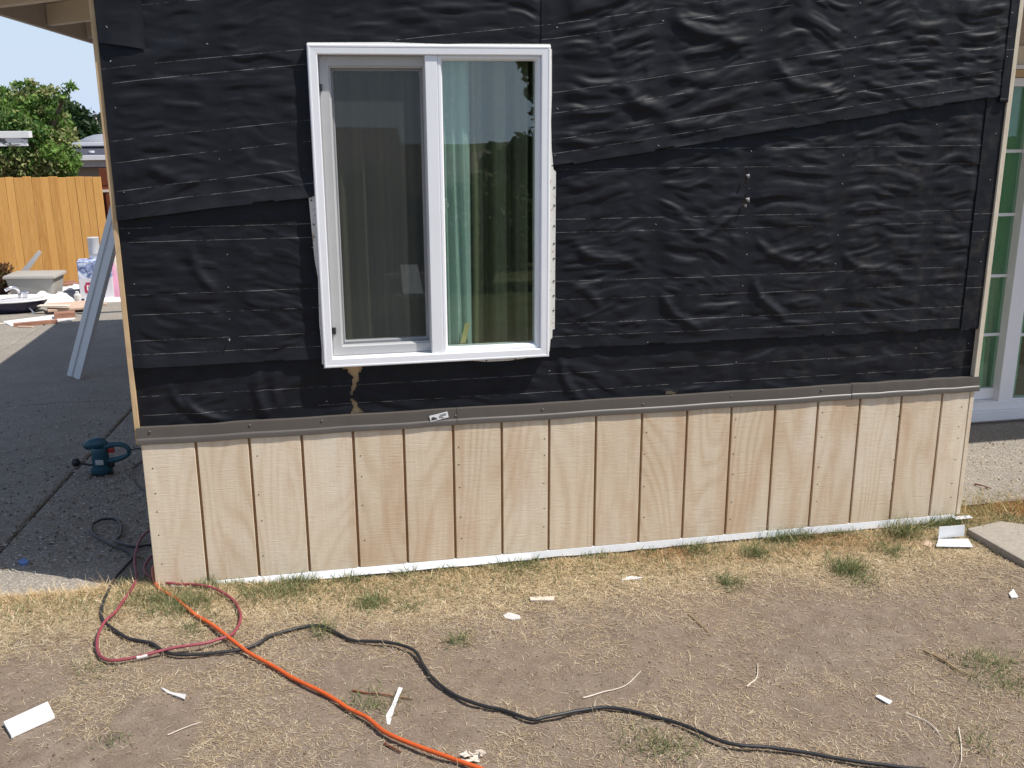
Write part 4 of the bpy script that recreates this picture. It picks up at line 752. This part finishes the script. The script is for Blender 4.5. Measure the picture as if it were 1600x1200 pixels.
c = at(187, 462); bg_ = tag(empty('bundle', c), 'grey bundle of rags next to the pink bag by the wall corner', 'bundle'); MB().lathe((0, 0, 0), [(.10, 0), (.13, .12), (.10, .25), (.13, .4), (.09, .58), (.03, .66)], 12).build('cloth', M['oldboard'], bg_, smooth=True)
c = P(148, 402, 12.6); cn = tag(empty('tin_can', (c[0], 12.62, c[2])), 'clear grey tin standing on top of the printed carton', 'tin'); dz = c[2]-(at(158, 468)[2]+.62); m = MB().lathe((0, 0, -dz+.003), [(.085, 0), (.085, .30), (.088, .305), (.086, .31)], 18); m.build('body', M['alu'], cn, smooth=True); MB().box(-.06, .16, -.12, -.09, -dz+.003, -dz+.07).build('bracket', M['chrome'], cn, .004)
def heap(name, px_, py_, w, d, h, mat, label, cat, rot=0, seed=1):
    c = at(px_, py_); X, Y, q = grid(np.linspace(-w, w, 22), np.linspace(-d, d, 22)); rr_ = np.clip(1-(np.abs(X/w)**3+np.abs(Y/d)**3), 0, 1); Z = rr_**.5*h*(.35+.9*fbm(X*7, Y*7, seed, 3))
    o = npmesh(name, np.stack([X*(1+.12*np.sin(Y*9+seed)), Y, Z], -1), q, M[mat]); o.location = c; o.rotation_euler.z = rot; return tag(o, label, cat)
heap('white_sheet', 70, 476, .42, .30, .20, 'cloth', 'crumpled white sheet bundled in front of the grey bin', 'sheet', .2, 4); heap('white_sheet', 105, 462, .4, .3, .16, 'cloth', 'white sheet heaped between grey bin and printed carton', 'sheet', .4, 6)
heap('white_sheet', 182, 470, .5, .12, .05, 'cloth', 'white sheet lying flat under the pink bag', 'sheet', 0, 7)
def plank(px_, py_, w, d, h, rot, mat, label, cat='board', tilt=0, lift=0.):
    c = at(px_, py_); o = MB().box(-w, w, -d, d, 0, h).build('board', M[mat], bevel=.003, segs=1); o.location = (c[0], c[1], c[2]+lift); o.rotation_euler = (tilt, 0, rot); tag(o, label, cat)
plank(62, 502, .40, .20, .025, .5, 'cloth', 'white panel lying on the driveway before the sheet', tilt=.0); plank(56, 508, .26, .035, .05, .28, 'rust', 'short brown timber at the front of the white panel')
plank(113, 486, .32, .22, .03, .25, 'tanboard', 'tan board lying propped on a block near the carton', tilt=.05, lift=.06); plank(102, 499, .13, .08, .10, .2, 'rust', 'small brown wood block under the tan board')
plank(112, 452, .5, .06, .05, .42, 'rust', 'rust stained plank leaning toward the printed carton', lift=.06); plank(114, 444, .55, .09, .05, .38, 'oldboard', 'pale old plank lying along the foot of the fence', lift=.08); plank(75, 463, .42, .02, .02, .3, 'rust', 'thin brown lath lying across the sink edge', lift=.2)
c = at(46, 462); o = MB().extr([(-.1, 0), (.02, .0), (.26, .30), (.22, .34)], 0, .015, lambda u, v, w: (u, w, v+.38)).build('sheet_metal', M['alu']); o.location = c; tag(o, 'bent grey sheet metal strip sticking up behind the bin', 'sheet metal')

# ------------------------------------------------------------------ behind the viewer (seen in the window glass)
opp = tag(empty('opposite_house', (0, -14, -1.6)), 'low house with brown tiled roof mirrored in the window', 'house')
MB().box(-9, 3.0, -6, -.3, -1.5, 1.9).build('wall', M['nwall'], opp); MB().extr([(.2, 1.75), (-3.2, 3.05), (-6.6, 1.75), (-6.6, 1.6), (.2, 1.6)], -9.5, 2.6, lambda u, v, w: (w, u, v)).build('roof', M['tile'], opp)
MB().extr([(.1, 1.55), (-3, 2.60), (-6.6, 1.55)], 2.62, 5.4, lambda u, v, w: (w, u, v)).build('porch_roof', M['tile'], opp)
tc = [(3.95, -11, 2.5, .22), (4.15, -11, 2.3, .3), (4.25, -11.1, 2.75, .4), (4.05, -11, 2.05, .2), (4.1, -11, 1.75, .16), (4.2, -11, 1.45, .22), (3.95, -11, 1.25, .3), (3.7, -11.1, 1.1, .3), (4.3, -11, 1.0, .4), (4.0, -11, .6, .5), (4.7, -11, 2.2, .6), (4.8, -11, 1.4, .6)]
tree('garden_tree', (4.6, -11, -.6), tc, 9000, .07, [(.03, .06, .015), (.05, .08, .02)], 'dark garden tree mirrored at the right of the window', 21)
tc = [(3.75, -13, .95, .22), (3.7, -13, .5, .4), (3.76, -13, 1.22, .10), (4.4, -13, .8, .4), (3.2, -13, .3, .4)]
tree('garden_shrub', (3.9, -13, -.9), tc, 4000, .06, [(.03, .06, .015), (.05, .08, .02)], 'dark pointed shrub mirrored in the right window half', 22, tr=.06)
a, b = (1.51, -5.7), (1.62, -4.15); o = MB().box(-.085, .085, -.8, .8, 0, .04).build('white_board', M['white']); o.location = ((a[0]+b[0])/2, (a[1]+b[1])/2, .35); o.rotation_euler.z = .08; tag(o, 'white painted board on trestles mirrored low in the window', 'board')
tre = tag(empty('trestle', (1.56, -4.9, 0)), 'plain timber trestle carrying the white board', 'trestle')
for yy in (-.55, .55):
    MB().box(-.2, .2, yy-.03, yy+.03, .31, .348).build('top_rail', M['oldboard'], tre)
    for xx in (-.17, .17): MB().box(xx-.02, xx+.02, yy-.02, yy+.02, -.06, .31).build('leg', M['oldboard'], tre)

for k, (hx, hz) in enumerate(((-.6, 1.15), (1.1, 1.1), (2.7, 1.0), (4.4, 1.35))):
    tc = [(hx+rng.uniform(-.8, .8), -7.6+rng.uniform(-.3, .3), -.15+hz*rng.uniform(.0, 1.), .45) for _ in range(16)]
    tree('hedge_bush', (hx, -7.6, -.2), tc, 9000, .06, [(.03, .05, .015), (.05, .07, .02), (.07, .08, .03)], ('dark hedge bush left of the window reflection', 'dark hedge bush under the mirrored tiled roof', 'dark hedge bush mirrored in the middle of the window', 'tall dark hedge bush mirrored at the right window edge')[k], 40+k, tr=.05)

# ------------------------------------------------------------------ more junk by the fence
for k, (px_, py_, r_, h_, mt_, lb) in enumerate(((122, 472, .05, .16, 'paperg', 'pale plastic jar standing left of the printed carton'), (131, 480, .04, .12, 'navy', 'small dark bottle in front of the printed carton'), (96, 474, .06, .10, 'bin', 'low grey tub between the white sheets'))):
    c = at(px_, py_); o = MB().lathe((0, 0, 0), [(r_*.9, 0), (r_, .01), (r_, h_*.7), (r_*.55, h_*.85), (r_*.55, h_), (r_*.4, h_+.005)], 14).build('jar', M[mt_], smooth=True); o.location = c; tag(o, lb, 'jar')
plank(86, 490, .22, .05, .02, -.25, 'oldboard', 'pale wood strip lying on the white sheet', lift=.10); plank(140, 478, .24, .03, .025, .15, 'tanboard', 'narrow tan batten at the foot of the printed carton'); plank(30, 505, .3, .02, .015, .1, 'oldboard', 'thin pale batten on the driveway under the washbasin'); plank(112, 470, .17, .13, .015, .5, 'nfascia', 'square grey tile leaning on the white sheet heap', tilt=.5, lift=.08)
plank(104, 505, .06, .04, .03, .7, 'oldboard', 'little wood offcut in front of the brown block'); plank(40, 512, .10, .02, .02, -.3, 'tanboard', 'small tan splinter on the sunlit driveway')
